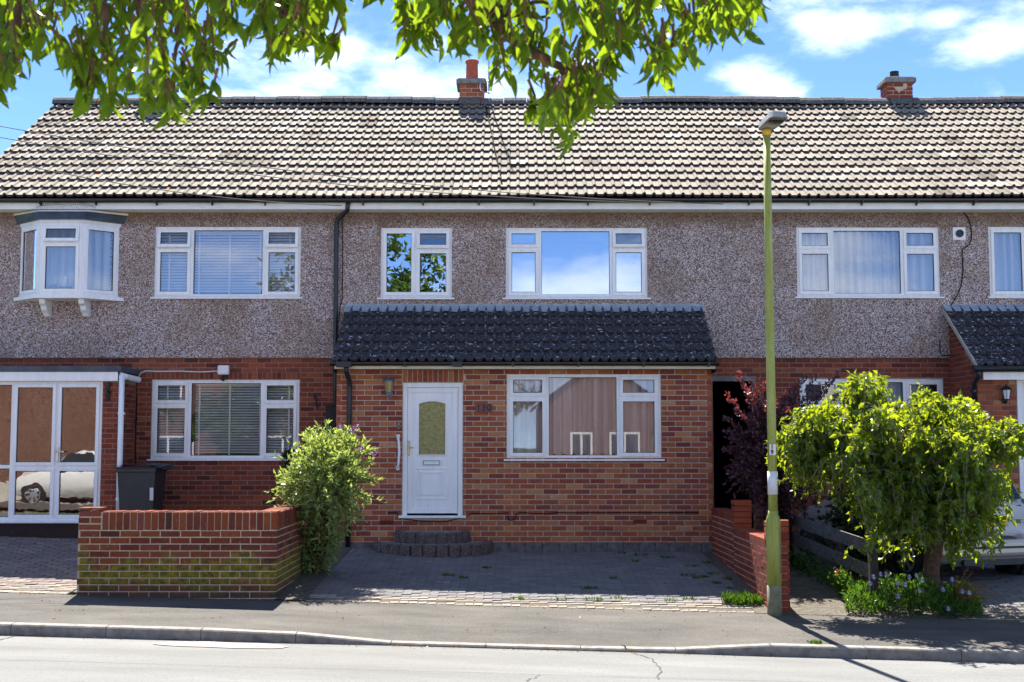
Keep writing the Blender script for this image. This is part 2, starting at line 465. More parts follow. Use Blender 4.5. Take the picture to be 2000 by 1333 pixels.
    paver('paver_edge_sunlit', [(0, (.24, .21, .175)), (.5, (.31, .27, .22)), (1, (.36, .31, .24))])  # tan edge course; its paler tone also paints sunlight on the front rows
    paver('paver_red', [(0, (.16, .13, .13)), (.5, (.20, .165, .155)), (1, (.27, .215, .18))])
    m = NT('soil'); c = m.ramp(m.noise(12, 7, .7), [(.3, (.05, .042, .034)), (.55, (.10, .085, .068)), (.75, (.19, .165, .135))])
    c = m.mix(m.ramp(m.voro(38, out='Distance'), [(.1, .5), (.3, 0.)]), c, (.24, .22, .20)); m.col(c).rough(.97); m.bump(m.noise(26, 6), 1, .03)
    m = NT('terrain'); m.col(m.ramp(m.noise(.4, 6), [(.3, (.05, .075, .022)), (.7, (.085, .11, .035))])).rough(.95)
    # glass: clear and mirror-like where it faces the street
    def glass(name, refl, tint, rough=0.0, bump=0):
        m = NT(name); N, L = m.N, m.L
        t = N.new('ShaderNodeBsdfTransparent'); t.inputs['Color'].default_value = (*tint, 1)
        g = N.new('ShaderNodeBsdfGlossy'); g.inputs['Roughness'].default_value = rough; g.inputs['Color'].default_value = (.95, .97, 1, 1)
        lw = N.new('ShaderNodeFresnel'); lw.inputs['IOR'].default_value = 1.5
        mx = N.new('ShaderNodeMixShader'); L.new(m.math('ADD', lw.outputs[0], refl, True), mx.inputs['Fac'])
        L.new(t.outputs[0], mx.inputs[1]); L.new(g.outputs[0], mx.inputs[2]); L.new(mx.outputs[0], m.out.inputs['Surface'])
        if bump:
            b = N.new('ShaderNodeBump'); b.inputs['Strength'].default_value = bump; b.inputs['Distance'].default_value = .01
            L.new(m.noise(5, 2), b.inputs['Height']); L.new(b.outputs[0], g.inputs['Normal'])
    glass('glass_sky', .34, (.75, .80, .84)); glass('glass', .025, (.98, .98, .99)); glass('glass_mid', .02, (.98, .98, .98)); glass('glass_wavy', .10, (.80, .77, .70), .0, .035); glass('glass_up', .07, (.98, .98, .99))
    m = NT('obscured_glass'); c = m.ramp(m.noise(22, 4, .6), [(.3, (.16, .15, .035)), (.7, (.40, .36, .13))]); m.col(c).rough(.22); m.bump(m.voro(60, out='Distance'), .5, .006)
    def net(name, opac, c):
        m = NT(name); N, L = m.N, m.L
        t = N.new('ShaderNodeBsdfTransparent'); d = N.new('ShaderNodeBsdfDiffuse'); d.inputs['Color'].default_value = (*c, 1)
        tr = N.new('ShaderNodeBsdfTranslucent'); tr.inputs['Color'].default_value = (*c, 1)
        a = N.new('ShaderNodeMixShader'); a.inputs['Fac'].default_value = .3; L.new(d.outputs[0], a.inputs[1]); L.new(tr.outputs[0], a.inputs[2])
        mx = N.new('ShaderNodeMixShader')
        p = m.ramp(m.voro(26, m.scalev(m.coord('world'), (1, .1, 1)), out='Distance'), [(.12, 1.0), (.34, opac)]); st_ = m.ramp(m.noise(1.0, 3, .6, m.scalev(m.coord('world'), (13, .1, .25))), [(.36, .70), (.58, 1.)]); p = m.math('MULTIPLY', p, st_)
        L.new(p, mx.inputs['Fac']); L.new(t.outputs[0], mx.inputs[1]); L.new(a.outputs[0], mx.inputs[2]); L.new(mx.outputs[0], m.out.inputs['Surface'])
    net('net_curtain', .94, (.90, .93, .96)); net('lace_curtain', .93, (.95, .84, .86))
    m = NT('far_brick')
    t = m.N.new('ShaderNodeTexBrick'); t.inputs['Scale'].default_value = 4.4; t.inputs['Color1'].default_value = (.15, .052, .034, 1); t.inputs['Color2'].default_value = (.10, .03, .022, 1); t.inputs['Mortar'].default_value = (.24, .19, .15, 1); t.inputs['Mortar Size'].default_value = .03
    cb = m.N.new('ShaderNodeCombineXYZ'); w_ = m.coord('world'); m.L.new(m.sep(w_, 0), cb.inputs[0]); m.L.new(m.sep(w_, 2), cb.inputs[1]); m.L.new(cb.outputs[0], t.inputs['Vector'])
    m.col(m.mix(m.ramp(m.noise(.8, 5), [(.4, 0.), (.7, .5)]), t.outputs['Color'], (.12, .06, .04))).rough(.9)
    # leaves: light passes through them
    def leaf(name, lo, hi, trans, tfac=.5, gloss=.25, rough=.35):
        m = NT(name); N, L = m.N, m.L; e = m.each()
        c = m.ramp(e, [(0, lo), (.6, hi), (1, tuple(min(1, v * 1.25) for v in hi))])
        m.col(c).rough(rough).spec(gloss)
        tr = N.new('ShaderNodeBsdfTranslucent'); L.new(m.mix(e, tuple(v * .75 for v in trans), trans), tr.inputs['Color'])
        mx = N.new('ShaderNodeMixShader'); mx.inputs['Fac'].default_value = tfac
        L.new(m.b.outputs[0], mx.inputs[1]); L.new(tr.outputs[0], mx.inputs[2]); L.new(mx.outputs[0], m.out.inputs['Surface'])
    leaf('leaf_street', (.016, .052, .006), (.042, .105, .012), (.29, .43, .012), .52)
    leaf('leaf_bush', (.06, .13, .03), (.25, .33, .12), (.50, .62, .11), .42, .6, .3)
    leaf('leaf_weeping', (.03, .085, .008), (.075, .15, .014), (.42, .52, .012), .5, .5, .3)
    leaf('leaf_purple', (.02, .010, .022), (.075, .030, .055), (.40, .07, .05), .3, .6, .3)
    leaf('leaf_dark', (.012, .03, .014), (.03, .06, .025), (.05, .09, .02), .3)
    leaf('leaf_ground', (.025, .07, .012), (.06, .14, .02), (.13, .26, .015), .4)
    leaf('leaf_far', (.03, .06, .012), (.08, .13, .02), (.12, .2, .02), .3)
    leaf('petal_violet', (.42, .36, .62), (.62, .55, .80), (.4, .35, .6), .3)
    leaf('petal_purple', (.22, .07, .26), (.36, .14, .40), (.3, .1, .35), .3)
    leaf('petal_pink', (.5, .05, .16), (.6, .09, .2), (.5, .05, .15), .3)
    leaf('leaf_rust', (.16, .07, .015), (.30, .15, .03), (.4, .16, .02), .35)
    simple('bark', (.075, .045, .026), .9, .5, 30, bump=1)
    simple('bark_grey', (.16, .14, .12), .9, .4, 30, bump=.8)
    simple('bark_dark', (.03, .022, .018), .9, .4, 30, bump=.8)
    simple('twig', (.11, .06, .025), .8, .3, 30)
make_materials()

# ================================================================== ground
def sheet(name, x0, x1, y0, y1, dz, mat, nx, ny, edge=None, kind='structure', parent=None):
    b = MB()
    b.grid(lambda u, v: (lerp(x0, x1, u), lerp(y0, y1, v), gz(lerp(x0, x1, u), lerp(y0, y1, v)) + dz), nx, ny)
    o = b.build(name, mat, parent, smooth=True)
    if kind: o['kind'] = kind
    return o
def build_ground():
    b = MB()
    xs = [-900, -200, -60, -25] + [-14 + i for i in range(29)] + [25, 60, 200, 900]
    ys = [-900, -200, -60, -20, -8, 0, 4.4, 6.38, 6.52, 8, 9.5, 11, 12.5, 12.52, 12.62, 13.5, 14.43, 15.2, 16.2, 17.3, 18.5, 21, 30, 60, 200, 900]
    n = len(xs)
    for y in ys:
        for x in xs: b.v.append((x, y, gz(x, y) - .06 - (.1 if y in (12.52, 12.62) else 0)))
    for j in range(len(ys) - 1):
        for i in range(n - 1):
            a = j * n + i; b.f.append((a, a + 1, a + n + 1, a + n))
    b.build('ground', 'terrain', smooth=True)['kind'] = 'structure'
    # road
    road = sheet('road', -60, 60, 6.5, 12.5, 0, 'asphalt_road', 120, 12)
    b = MB()
    def crack(pts, w, dz=.004):
        pr = None
        for i, (px, py) in enumerate(pts):
            Yv = None
            lo, hi = 8.0, 12.6                   # where the sight line meets the road
            for _ in range(40):
                mid = (lo + hi) / 2; p = P(px, py, mid)
                if p.z > gz(p.x, mid): lo = mid
                else: hi = mid
            p = P(px, py, lo); ww = w * rnd.uniform(.5, 1.3)
            q = ((p.x - ww, p.y, gz(p.x, p.y) + dz), (p.x + ww, p.y + ww * .4, gz(p.x, p.y) + dz))
            if pr: b.quad(pr[0], pr[1], q[1], q[0])
            pr = q
    def jag(p0, p1, n, a):
        return [(lerp(p0[0], p1[0], i / n) + rnd.uniform(-a, a), lerp(p0[1], p1[1], i / n) + rnd.uniform(-1, 1)) for i in range(n + 1)]
    crack(jag((1214, 1261), (1246, 1280), 9, 4) + jag((1248, 1281), (1275, 1287), 4, 3) + jag((1274, 1288), (1292, 1310), 8, 4) + jag((1290, 1311), (1284, 1328), 6, 3), .008)
    crack(jag((1052, 1320), (1030, 1331), 5, 4), .009)
    crack(jag((80, 1231), (0, 1252), 10, 3), .010)
    b.build('road_crack', 'tar', road)
    b = MB()      # seam between two passes of the paver
    for i in range(60):
        x0 = -12 + i * .4; y0 = 11.02 + .012 * math.sin(i * .7); y1 = 11.02 + .012 * math.sin(i * .7 + .7)
        b.quad((x0, y0, gz(x0, y0) + .004), (x0 + .4, y1, gz(x0 + .4, y1) + .004), (x0 + .4, y1 + .006, gz(x0 + .4, y1) + .004), (x0, y0 + .006, gz(x0, y0) + .004))
    b.build('road_seam', 'tar', road)
    b = MB()      # worn repair patch beside the kerb
    pts = []
    for i in range(24):
        t = 2 * math.pi * i / 24; x = -2.72 + .64 * math.cos(t) * rnd.uniform(.9, 1.08); y = 12.22 + .19 * math.sin(t) * rnd.uniform(.85, 1.1)
        pts.append((x, y, gz(x, y) + .006))
    b.poly(pts); b.build('road_patch', 'road_patch', road)
    # pavement with kerb stones, dropped in front of the middle drive
    XD0, XD1, XT = -2.25, 1.45, .9                      # drop: flat from XD0 to XD1 with ramps of XT
    def drop(x):
        return -.075 * clamp((x - XD0) / XT, 0, 1) * clamp((XD1 + XT - x) / XT, 0, 1)
    b = MB()
    ys = [Y_KERB, 12.8, 13.1, 13.5, 14.0, Y_BACK]
    b.grid(lambda u, v: (lerp(-40, 40, u), ys[int(round(v * 5))], gz(lerp(-40, 40, u), ys[int(round(v * 5))]) + drop(lerp(-40, 40, u)) * clamp((13.5 - ys[int(round(v * 5))]) / .88, 0, 1)), 200, 5)
    pav = b.build('pavement', 'asphalt_pavement', smooth=True); pav['kind'] = 'structure'
    x = -12.13
    while x < 12:
        L_ = .914; b = MB(); x1 = x + L_ - .008
        za, zb = gz(x, 12.6) + drop(x) + .006, gz(x1, 12.6) + drop(x1) + .006
        f0, f1 = 12.5, Y_KERB + .01
        prof = lambda xx, zt: [(xx, f0, zt - .25), (xx, f0, zt - .016), (xx, f0 + .012, zt - .003), (xx, f0 + .03, zt), (xx, f1, zt + .001), (xx, f1, zt - .25)]
        A, B = prof(x, za), prof(x1, zb)
        for i in range(6): b.quad(A[i], B[i], B[(i + 1) % 6], A[(i + 1) % 6])
        b.poly(A); b.poly(B[::-1])
        b.build('kerb_stone', 'kerb_concrete', pav); x += L_
    sheet('far_pavement', -40, 40, 4.4, 6.4, .02, 'asphalt_pavement', 60, 2)
    # drives and soil strips between pavement and houses
    b = MB()
    paving('driveway', -2.32, 2.72, 14.47, 18.52, 'paver_grey', .21, .105, 2)
    paving('neighbour_driveway', -9.4, -4.98, 14.47, 18.78, 'paver_red', .21, .105, 3)
    paving('shared_driveway', 4.98, 10.5, 14.47, 19.5, 'paver_grey', .21, .105, 2)
    sheet('soil_strip', -2.66, -2.30, 14.44, 18.54, .012, 'soil', 3, 30)
    sheet('garden_soil', -4.95, -2.66, 14.6, 19.7, .0, 'soil', 6, 20)
    sheet('path', 2.72, 4.95, 14.45, 19.7, .0, 'soil', 10, 24)
def paver_mesh(w, d):
    b = MB(); g = .0025
    for (z, i) in ((-.05, 0), (-.008, 0), (0, .006)):
        b.v += [(g + i, g + i, z), (w - g - i, g + i, z), (w - g - i, d - g - i, z), (g + i, d - g - i, z)]
    for k in (0, 4):
        for j in range(4): b.f.append((k + j, k + (j + 1) % 4, k + 4 + (j + 1) % 4, k + 4 + j))
    b.f.append((8, 9, 10, 11)); return b
def paving(name, x0, x1, y0, y1, mat, w, d, sunlit_rows):
    base = sheet(name, x0, x1, y0 - .03, y1, -.006, 'soil', 20, 20)
    pm = paver_mesh(w, d); pe = paver_mesh(w / 2, .2)
    def mesh(pb, m):
        me = bpy.data.meshes.new('paver'); me.from_pydata(pb.v, [], pb.f); me.materials.append(MAT[m]); return me
    m1, m2 = mesh(pm, 'paver_edge_sunlit'), mesh(pe, 'paver_edge_sunlit')
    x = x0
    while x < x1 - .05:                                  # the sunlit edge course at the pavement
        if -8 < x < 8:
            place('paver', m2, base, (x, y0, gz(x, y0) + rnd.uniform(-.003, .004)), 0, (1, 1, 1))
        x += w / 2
    rest = MB(); row = 0; y = y0 + .2; count = 0
    while y < y1 - .02:
        x = x0 - (w / 2 if row % 2 else 0)
        while x < x1 - .04:
            xa = max(x, x0); ww = min(x + w, x1) - xa
            if ww > .05:
                z = gz(xa, y) + rnd.uniform(-.004, .004)
                if row < sunlit_rows and -6.5 < x < 6.5:
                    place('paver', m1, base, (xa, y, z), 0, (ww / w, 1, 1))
                else:
                    n = len(rest.v); sl = gz(xa, y + d) - gz(xa, y)
                    rest.v += [(xa + v[0] * ww / w, y + v[1], z + v[2] + sl * v[1] / d) for v in pm.v]
                    rest.f += [tuple(n + i for i in f) for f in pm.f]
            x += w
        y += d; row += 1
    rest.build('paver_field', mat, base, kind='stuff')
    return base
build_ground()

# ================================================================== brickwork
BRICK = {}
def brick_mesh(mat):
    """unit brick: 1 x 1 face in x and z centred on the origin, front at y = 0, 1 deep"""
    if mat not in BRICK:
        c = .03
        v = []
        for (y, ix, iz) in ((1, 0, 0), (.07, 0, 0), (0, c * .9, c * 2.4)):
            v += [(-.5 + ix, y, -.5 + iz), (.5 - ix, y, -.5 + iz), (.5 - ix, y, .5 - iz), (-.5 + ix, y, .5 - iz)]
        f = []
        for k in (0, 4):
            for j in range(4): f.append((k + j, k + 4 + j, k + 4 + (j + 1) % 4, k + (j + 1) % 4))
        f.append((8, 9, 10, 11))
        me = bpy.data.meshes.new('brick'); me.from_pydata(v, [], [t[::-1] if False else t for t in f]); me.materials.append(MAT[mat]); me.update()
        BRICK[mat] = (me, v, f)
    return BRICK[mat]
def course_list(u0, u1, z0, z1, openings=(), bl=.225, bh=.075, phase=0.0, soldiers=(), zoff=0.0):
    """stretcher bond; openings and soldiers are (u0, u1, z0, z1)"""
    J = .0125; out = []; k = 0; z = z0
    blocks = list(openings) + list(soldiers)
    while z < z1 - .02:
        h = min(bh, z1 - z)
        segs = [(u0, u1)]
        for (a, b, c, d) in blocks:
            if z + h * .5 > c and z + h * .5 < d:
                ns = []
                for (s, e) in segs:
                    if b <= s or a >= e: ns.append((s, e)); continue
                    if a - s > .03: ns.append((s, a))
                    if e - b > .03: ns.append((b, e))
                segs = ns
        off = (bl / 2 if k % 2 else 0) + phase
        for (s, e) in segs:
            u = math.floor((s - off) / bl) * bl + off
            while u < e - .01:
                a, b = max(u, s), min(u + bl, e)
                if b - a > .035: out.append(((a + b) / 2, z + h / 2, b - a - J, h - J))
                u += bl
        z += bh; k += 1
    for (a, b, c, d) in soldiers:
        n = max(1, int(round((b - a) / .075))); w = (b - a) / n
        for i in range(n): out.append((a + w * (i + .5), (c + d) / 2, w - J, d - c - J))
    return out
def lay(parent, mat, bricks, T, rotz, depth=.06, limit=300, score=None, jitter=.002, rest_name='brick_field'):
    """T(u, z) -> world point on the brick face.  The first `limit` bricks become objects, the rest one joined part"""
    me, v, f = brick_mesh(mat)
    if score: bricks = sorted(bricks, key=score)
    rest = MB(); c, s = math.cos(rotz), math.sin(rotz)
    for i, (u, z, w, h) in enumerate(bricks):
        p = T(u, z); n = rnd.uniform(-jitter, jitter); p = Vector(p) + Vector((-s, c, 0)) * n
        if i < limit:
            place('brick', me, parent, p, rotz, (w, depth, h))
        else:
            k = len(rest.v)
            for (x, y, zz) in v:
                x, y, zz = x * w, y * depth, zz * h
                rest.v.append((p.x + x * c - y * s, p.y + x * s + y * c, p.z + zz))
            rest.f += [tuple(k + q for q in t) for t in f]
    if rest.f: rest.build(rest_name, mat, parent, kind='stuff')
    return max(0, limit - len(bricks))

def holed_wall(name, mat, parent, x0, x1, z0, z1, Y, openings, reveal=.22, z_of=None):
    """front sheet at Y with openings (x0,x1,z0,z1) and their reveals"""
    xs = sorted(set([x0, x1] + [clamp(v, x0, x1) for o in openings for v in o[:2]]))
    zs = sorted(set([z0, z1] + [clamp(v, z0, z1) for o in openings for v in o[2:]]))
    b = MB()
    for i in range(len(xs) - 1):
        for j in range(len(zs) - 1):
            cx, cz = (xs[i] + xs[i + 1]) / 2, (zs[j] + zs[j + 1]) / 2
            if any(o[0] < cx < o[1] and o[2] < cz < o[3] for o in openings): continue
            b.quad((xs[i], Y, zs[j]), (xs[i + 1], Y, zs[j]), (xs[i + 1], Y, zs[j + 1]), (xs[i], Y, zs[j + 1]))
    for (a, c, d, e) in openings:
        y2 = Y + reveal
        b.quad((a, Y, d), (a, Y, e), (a, y2, e), (a, y2, d)); b.quad((c, Y, d), (c, y2, d), (c, y2, e), (c, Y, e))
        b.quad((a, Y, e), (c, Y, e), (c, y2, e), (a, y2, e)); b.quad((a, Y, d), (a, y2, d), (c, y2, d), (c, Y, d))
    return b.build(name, mat, parent)

# ================================================================== windows
def flat_T(Y): return lambda u, d, z: (u, Y - d, z)
def window(parent, T, u0, u1, z0, z1, cols, glass='glass', sill=(.045, .045, .028), name='window', pane_glass=None):
    """T(u, d, z): d is the distance in front of the wall face. cols: [(u_right, transom_z or None, kinds)], kinds 's' = opening sash, 'f' = fixed"""
    fw, D0, D1 = .052, -.085, -.03
    b = MB()
    b.box(u0, u1, D0, D1, z1 - fw, z1, T); b.box(u0, u1, D0, D1, z0, z0 + fw, T)
    b.box(u0, u0 + fw, D0, D1, z0 + fw, z1 - fw, T); b.box(u1 - fw, u1, D0, D1, z0 + fw, z1 - fw, T)
    cells = []; a = u0
    for k, (ur, tz, kinds) in enumerate(cols):
        last = k == len(cols) - 1
        l = a + (fw if k == 0 else fw * .55); r = ur - (fw if last else fw * .55)
        if not last: b.box(ur - fw * .55, ur + fw * .55, D0, D1 - .002, z0 + fw, z1 - fw, T)
        if tz is None: cells.append((l, r, z0 + fw, z1 - fw, kinds[0]))
        else:
            b.box(l, r, D0, D1 - .004, tz - fw * .5, tz + fw * .5, T)
            cells.append((l, r, z0 + fw, tz - fw * .5, kinds[0])); cells.append((l, r, tz + fw * .5, z1 - fw, kinds[1]))
        a = ur
    w = b.build(name, 'upvc', parent)
    for (l, r, c, d, kind) in cells:
        g = .03; gl = pane_glass.get(kind) if pane_glass and kind in pane_glass else glass
        if kind != 'f':
            s = MB(); o = .012; sw = .05; e0, e1 = -.06, -.008
            if kind == 'o':      # top-hung light standing ajar
                TT = lambda u, dd, z, T=T, d=d: T(u, dd + (d - z) * .16, z)
            else: TT = T
            l2, r2, c2, d2 = l - o, r + o, c - o, d + o
            s.box(l2, r2, e0, e1, d2 - sw, d2, TT); s.box(l2, r2, e0, e1, c2, c2 + sw, TT)
            s.box(l2, l2 + sw, e0, e1, c2 + sw, d2 - sw, TT); s.box(r2 - sw, r2, e0, e1, c2 + sw, d2 - sw, TT)
            so = s.build('sash', 'upvc', w, bevel=.005)
            l, r, c, d = l2 + sw, r2 - sw, c2 + sw, d2 - sw
            gd = -.028
        else:
            so = None; gd = -.055; TT = T
        s = MB(); q = .007; gd2 = gd + .003
        for bx in ((l, r, d - q, d), (l, r, c, c + q), (l, l + q, c + q, d - q), (r - q, r, c + q, d - q)):
            s.box(bx[0], bx[1], gd - .01, gd2, bx[2], bx[3], TT)
        s.build('glazing_seal', 'rubber_seal', w)
        p = MB(); p.box(l + q * .5, r - q * .5, gd - .012, gd - .006, c + q * .5, d - q * .5, TT)
        p.build('pane', gl, w)
    if sill:
        s = MB(); s.box(u0 - sill[0], u1 + sill[0], -.05, sill[1], z0 - sill[2], z0 - .001, T)
        s.build('sill', 'upvc', w, bevel=.006)
    return w
def room(parent, x0, x1, z0, z1, Y, depth=2.4, mat='room_wall', m=.35):
    """plain room behind a window; its open side meets the back of the wall"""
    a, b, c, d = x0 - m, x1 + m, z0 - .35, z1 + .15; y0, y1 = Y + .2, Y + .2 + depth
    k = MB()
    k.quad((a, y1, c), (b, y1, c), (b, y1, d), (a, y1, d)); k.quad((a, y0, c), (a, y1, c), (a, y1, d), (a, y0, d)); k.quad((b, y0, c), (b, y0, d), (b, y1, d), (b, y1, c))
    k.quad((a, y0, c), (b, y0, c), (b, y1, c), (a, y1, c)); k.quad((a, y0, d), (a, y1, d), (b, y1, d), (b, y0, d))
    return k.build('room', mat, parent)
def px_window(parent, Y, rect, cols, **kw):
    x0, x1 = PX(rect[0], Y, rect[1]), PX(rect[2], Y, rect[1]); z1, z0 = PZ(rect[1], Y), PZ(rect[3], Y)
    cc = [(PX(c[0], Y, rect[1]) if i < len(cols) - 1 else x1, PZ(c[1], Y) if c[1] else None, c[2]) for i, c in enumerate(cols)]
    return window(parent, flat_T(Y), x0, x1, z0, z1, cc, **kw)
def px_rect(rect, Y): return (PX(rect[0], Y, rect[1]), PX(rect[2], Y, rect[1]), PZ(rect[3], Y), PZ(rect[1], Y))
def curtain(label, x0, x1, z0, z1, Y, mat, folds, amp=.025, group=None, name='net_curtain', scallop=0):
    b = MB(); n = folds * 8; ph = rnd.uniform(0, 6)
    def fn(u, v):
        x = lerp(x0, x1, u); a = amp * (1 + .4 * math.sin(u * 17 + ph))
        return (x + .3 * amp * math.sin(u * folds * 6.28 * 1.0 + 1), Y + a * math.sin(u * folds * 6.28 + .8 * math.sin(u * 9 + ph) + .25 * v), lerp(z0 + scallop * abs(math.sin(u * folds * 3.14)), z1, v))
    b.grid(fn, n, 6)
    c = Vector(((x0 + x1) / 2, Y, z0))
    o = b.build(name, mat, None, smooth=True, origin=c)
    return tag(o, label, 'curtain', group)
def blind(label, x0, x1, z0, z1, Y, pitch=.048, tapes=(.12, .5, .88), tilt=28):
    root = thing('venetian_blind', label, 'blind', ((x0 + x1) / 2, Y, z0))
    b = MB(); hw = .024; ct, st = math.cos(R(tilt)) * hw, math.sin(R(tilt)) * hw; L_ = x1 - x0
    pr = [(-ct, -st), (0, .004), (ct, st)]
    for i in range(2):
        (y0, q0), (y1, q1) = pr[i], pr[i + 1]
        b.quad((-L_ / 2, y0, q0), (L_ / 2, y0, q0), (L_ / 2, y1, q1), (-L_ / 2, y1, q1))
    me = bpy.data.meshes.new('slat'); me.from_pydata(b.v, [], b.f); me.materials.append(MAT['blind_white'])
    z = z1 - .05
    while z > z0 + .03:
        place('slat', me, root, ((x0 + x1) / 2, Y + rnd.uniform(-.001, .001), z)); z -= pitch
    b = MB(); b.box(x0, x1, Y - .025, Y + .025, z1 - .04, z1); b.build('head_rail', 'blind_white', root)
    for t in tapes:
        x = lerp(x0, x1, t); b = MB(); b.box(x - .014, x + .014, Y - .031, Y - .029, z0 + .01, z1 - .04); b.build('tape', 'blind_white', root)
    return root

# ================================================================== tiled roofs
def tile_mesh(w, ln, roll, lift, thick, mat, name='tile'):
    pts = []; u = w / 2
    for k in range(2):
        o = k * u
        pts += [(o, 0), (o + u * .56, 0), (o + u * .65, roll * .62), (o + u * .78, roll), (o + u * .91, roll * .62)]
    pts.append((w, 0)); n = len(pts)
    v = [(x, 0, z + lift) for x, z in pts] + [(x, ln, z) for x, z in pts] + [(x, .002, z + lift - thick) for x, z in pts]
    f = []
    for i in range(n - 1):
        f.append((i, i + 1, n + i + 1, n + i)); f.append((2 * n + i, 2 * n + i + 1, i + 1, i))
    f.append((0, n, 2 * n)); f.append((n - 1, 3 * n - 1, 2 * n - 1))
    me = bpy.data.meshes.new(name); me.from_pydata(v, [], f); me.materials.append(MAT[mat]); me.materials.append(MAT['tile_edge_shade']); me.update()
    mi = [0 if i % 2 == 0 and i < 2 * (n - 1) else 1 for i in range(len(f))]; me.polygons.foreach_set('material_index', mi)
    return me, v, f, mi
def tiled_slope(parent, x0, x1, ya, za, yb, zb, rows, w, mesh, prefer=None, limit=300, x_end=None, jit=.003):
    """rows of tiles from the eave (ya, za) up to (yb, zb) between x0 and x1"""
    me, mv, mf, mi = mesh
    L_ = math.hypot(yb - ya, zb - za); g = L_ / rows; ang = math.atan2(zb - za, yb - ya)
    n = max(1, int(round((x1 - x0) / w))); sx = (x1 - x0) / n / w; c, s = math.cos(ang), math.sin(ang)
    items = []
    for r in range(rows):
        for i in range(n):
            p = Vector((x0 + i * w * sx, ya + c * g * r, za + s * g * r)); items.append((r, i, p))
    if prefer: items.sort(key=lambda t: prefer(t[2]))
    rest = MB()
    for k, (r, i, p) in enumerate(items):
        a = ang + rnd.uniform(-.007, .007) + (rnd.uniform(-.03, .02) if rnd.random() < .03 else 0); dz = rnd.uniform(-jit, jit) + (.010 * math.sin(p.x * .9 + .5) if rows > 8 else 0)
        if k < limit:
            o = place('tile', me, parent, p + Vector((0, 0, dz)), 0, (sx, 1, 1)); o.rotation_euler = (a, rnd.uniform(-.004, .004), 0)
        else:
            q = len(rest.v); ca, sa = math.cos(a), math.sin(a)
            rest.v += [(p.x + x * sx, p.y + y * ca - z * sa, p.z + dz + y * sa + z * ca) for x, y, z in mv]; rest.f += [tuple(q + t for t in f) for f in mf]
    if rest.f:
        o = rest.build('tile_field', me.materials[0], parent, kind='stuff'); o.data.materials.append(MAT['tile_edge_shade']); o.data.polygons.foreach_set('material_index', mi * (len(rest.f) // len(mi)))

# ================================================================== text as mesh
def text_mesh(name, body, size, mat, parent, loc, rot=(R(90), 0, 0), extrude=.002, spacing=1.0, sx=1.0, bold=0.0):
    cu = bpy.data.curves.new(name, 'FONT'); cu.body = body; cu.size = size; cu.extrude = extrude; cu.offset = bold
    cu.align_x = 'CENTER'; cu.align_y = 'CENTER'; cu.space_character = spacing
    t = bpy.data.objects.new(name + '_tmp', cu); COL.objects.link(t)
    dg = bpy.context.evaluated_depsgraph_get(); me = bpy.data.meshes.new_from_object(t.evaluated_get(dg))
    bpy.data.objects.remove(t); bpy.data.curves.remove(cu)
    me.materials.clear(); me.materials.append(MAT[mat])
    o = place(name, me, parent, loc); o.rotation_euler = rot; o.scale = (sx, 1, 1)
    return o

# ================================================================== the terrace
YW, YU = 19.70, 19.66                 # face of the brickwork, face of the pebbledash
YP, YL, YR = 18.55, 18.80, 18.55      # porch fronts: middle, left, right house
Z_DASH = PZ(699, YU)                  # foot of the pebbledash
Z_EAVE = PZ(408, YU)
EY, EZ = 19.28, PZ(386, 19.28)        # eave edge of the tiles
RY = 23.3; RZ = PZ(204, RY)           # ridge line of the tiles
BACK_Y = 2 * RY - 19.4
XB = (-8.46, -2.68, 3.23, 10.3)       # party lines
TILE = tile_mesh(.30, .43, .034, .046, .038, 'roof_tile')
PTILE = tile_mesh(.27, .36, .048, .044, .036, 'porch_tile')

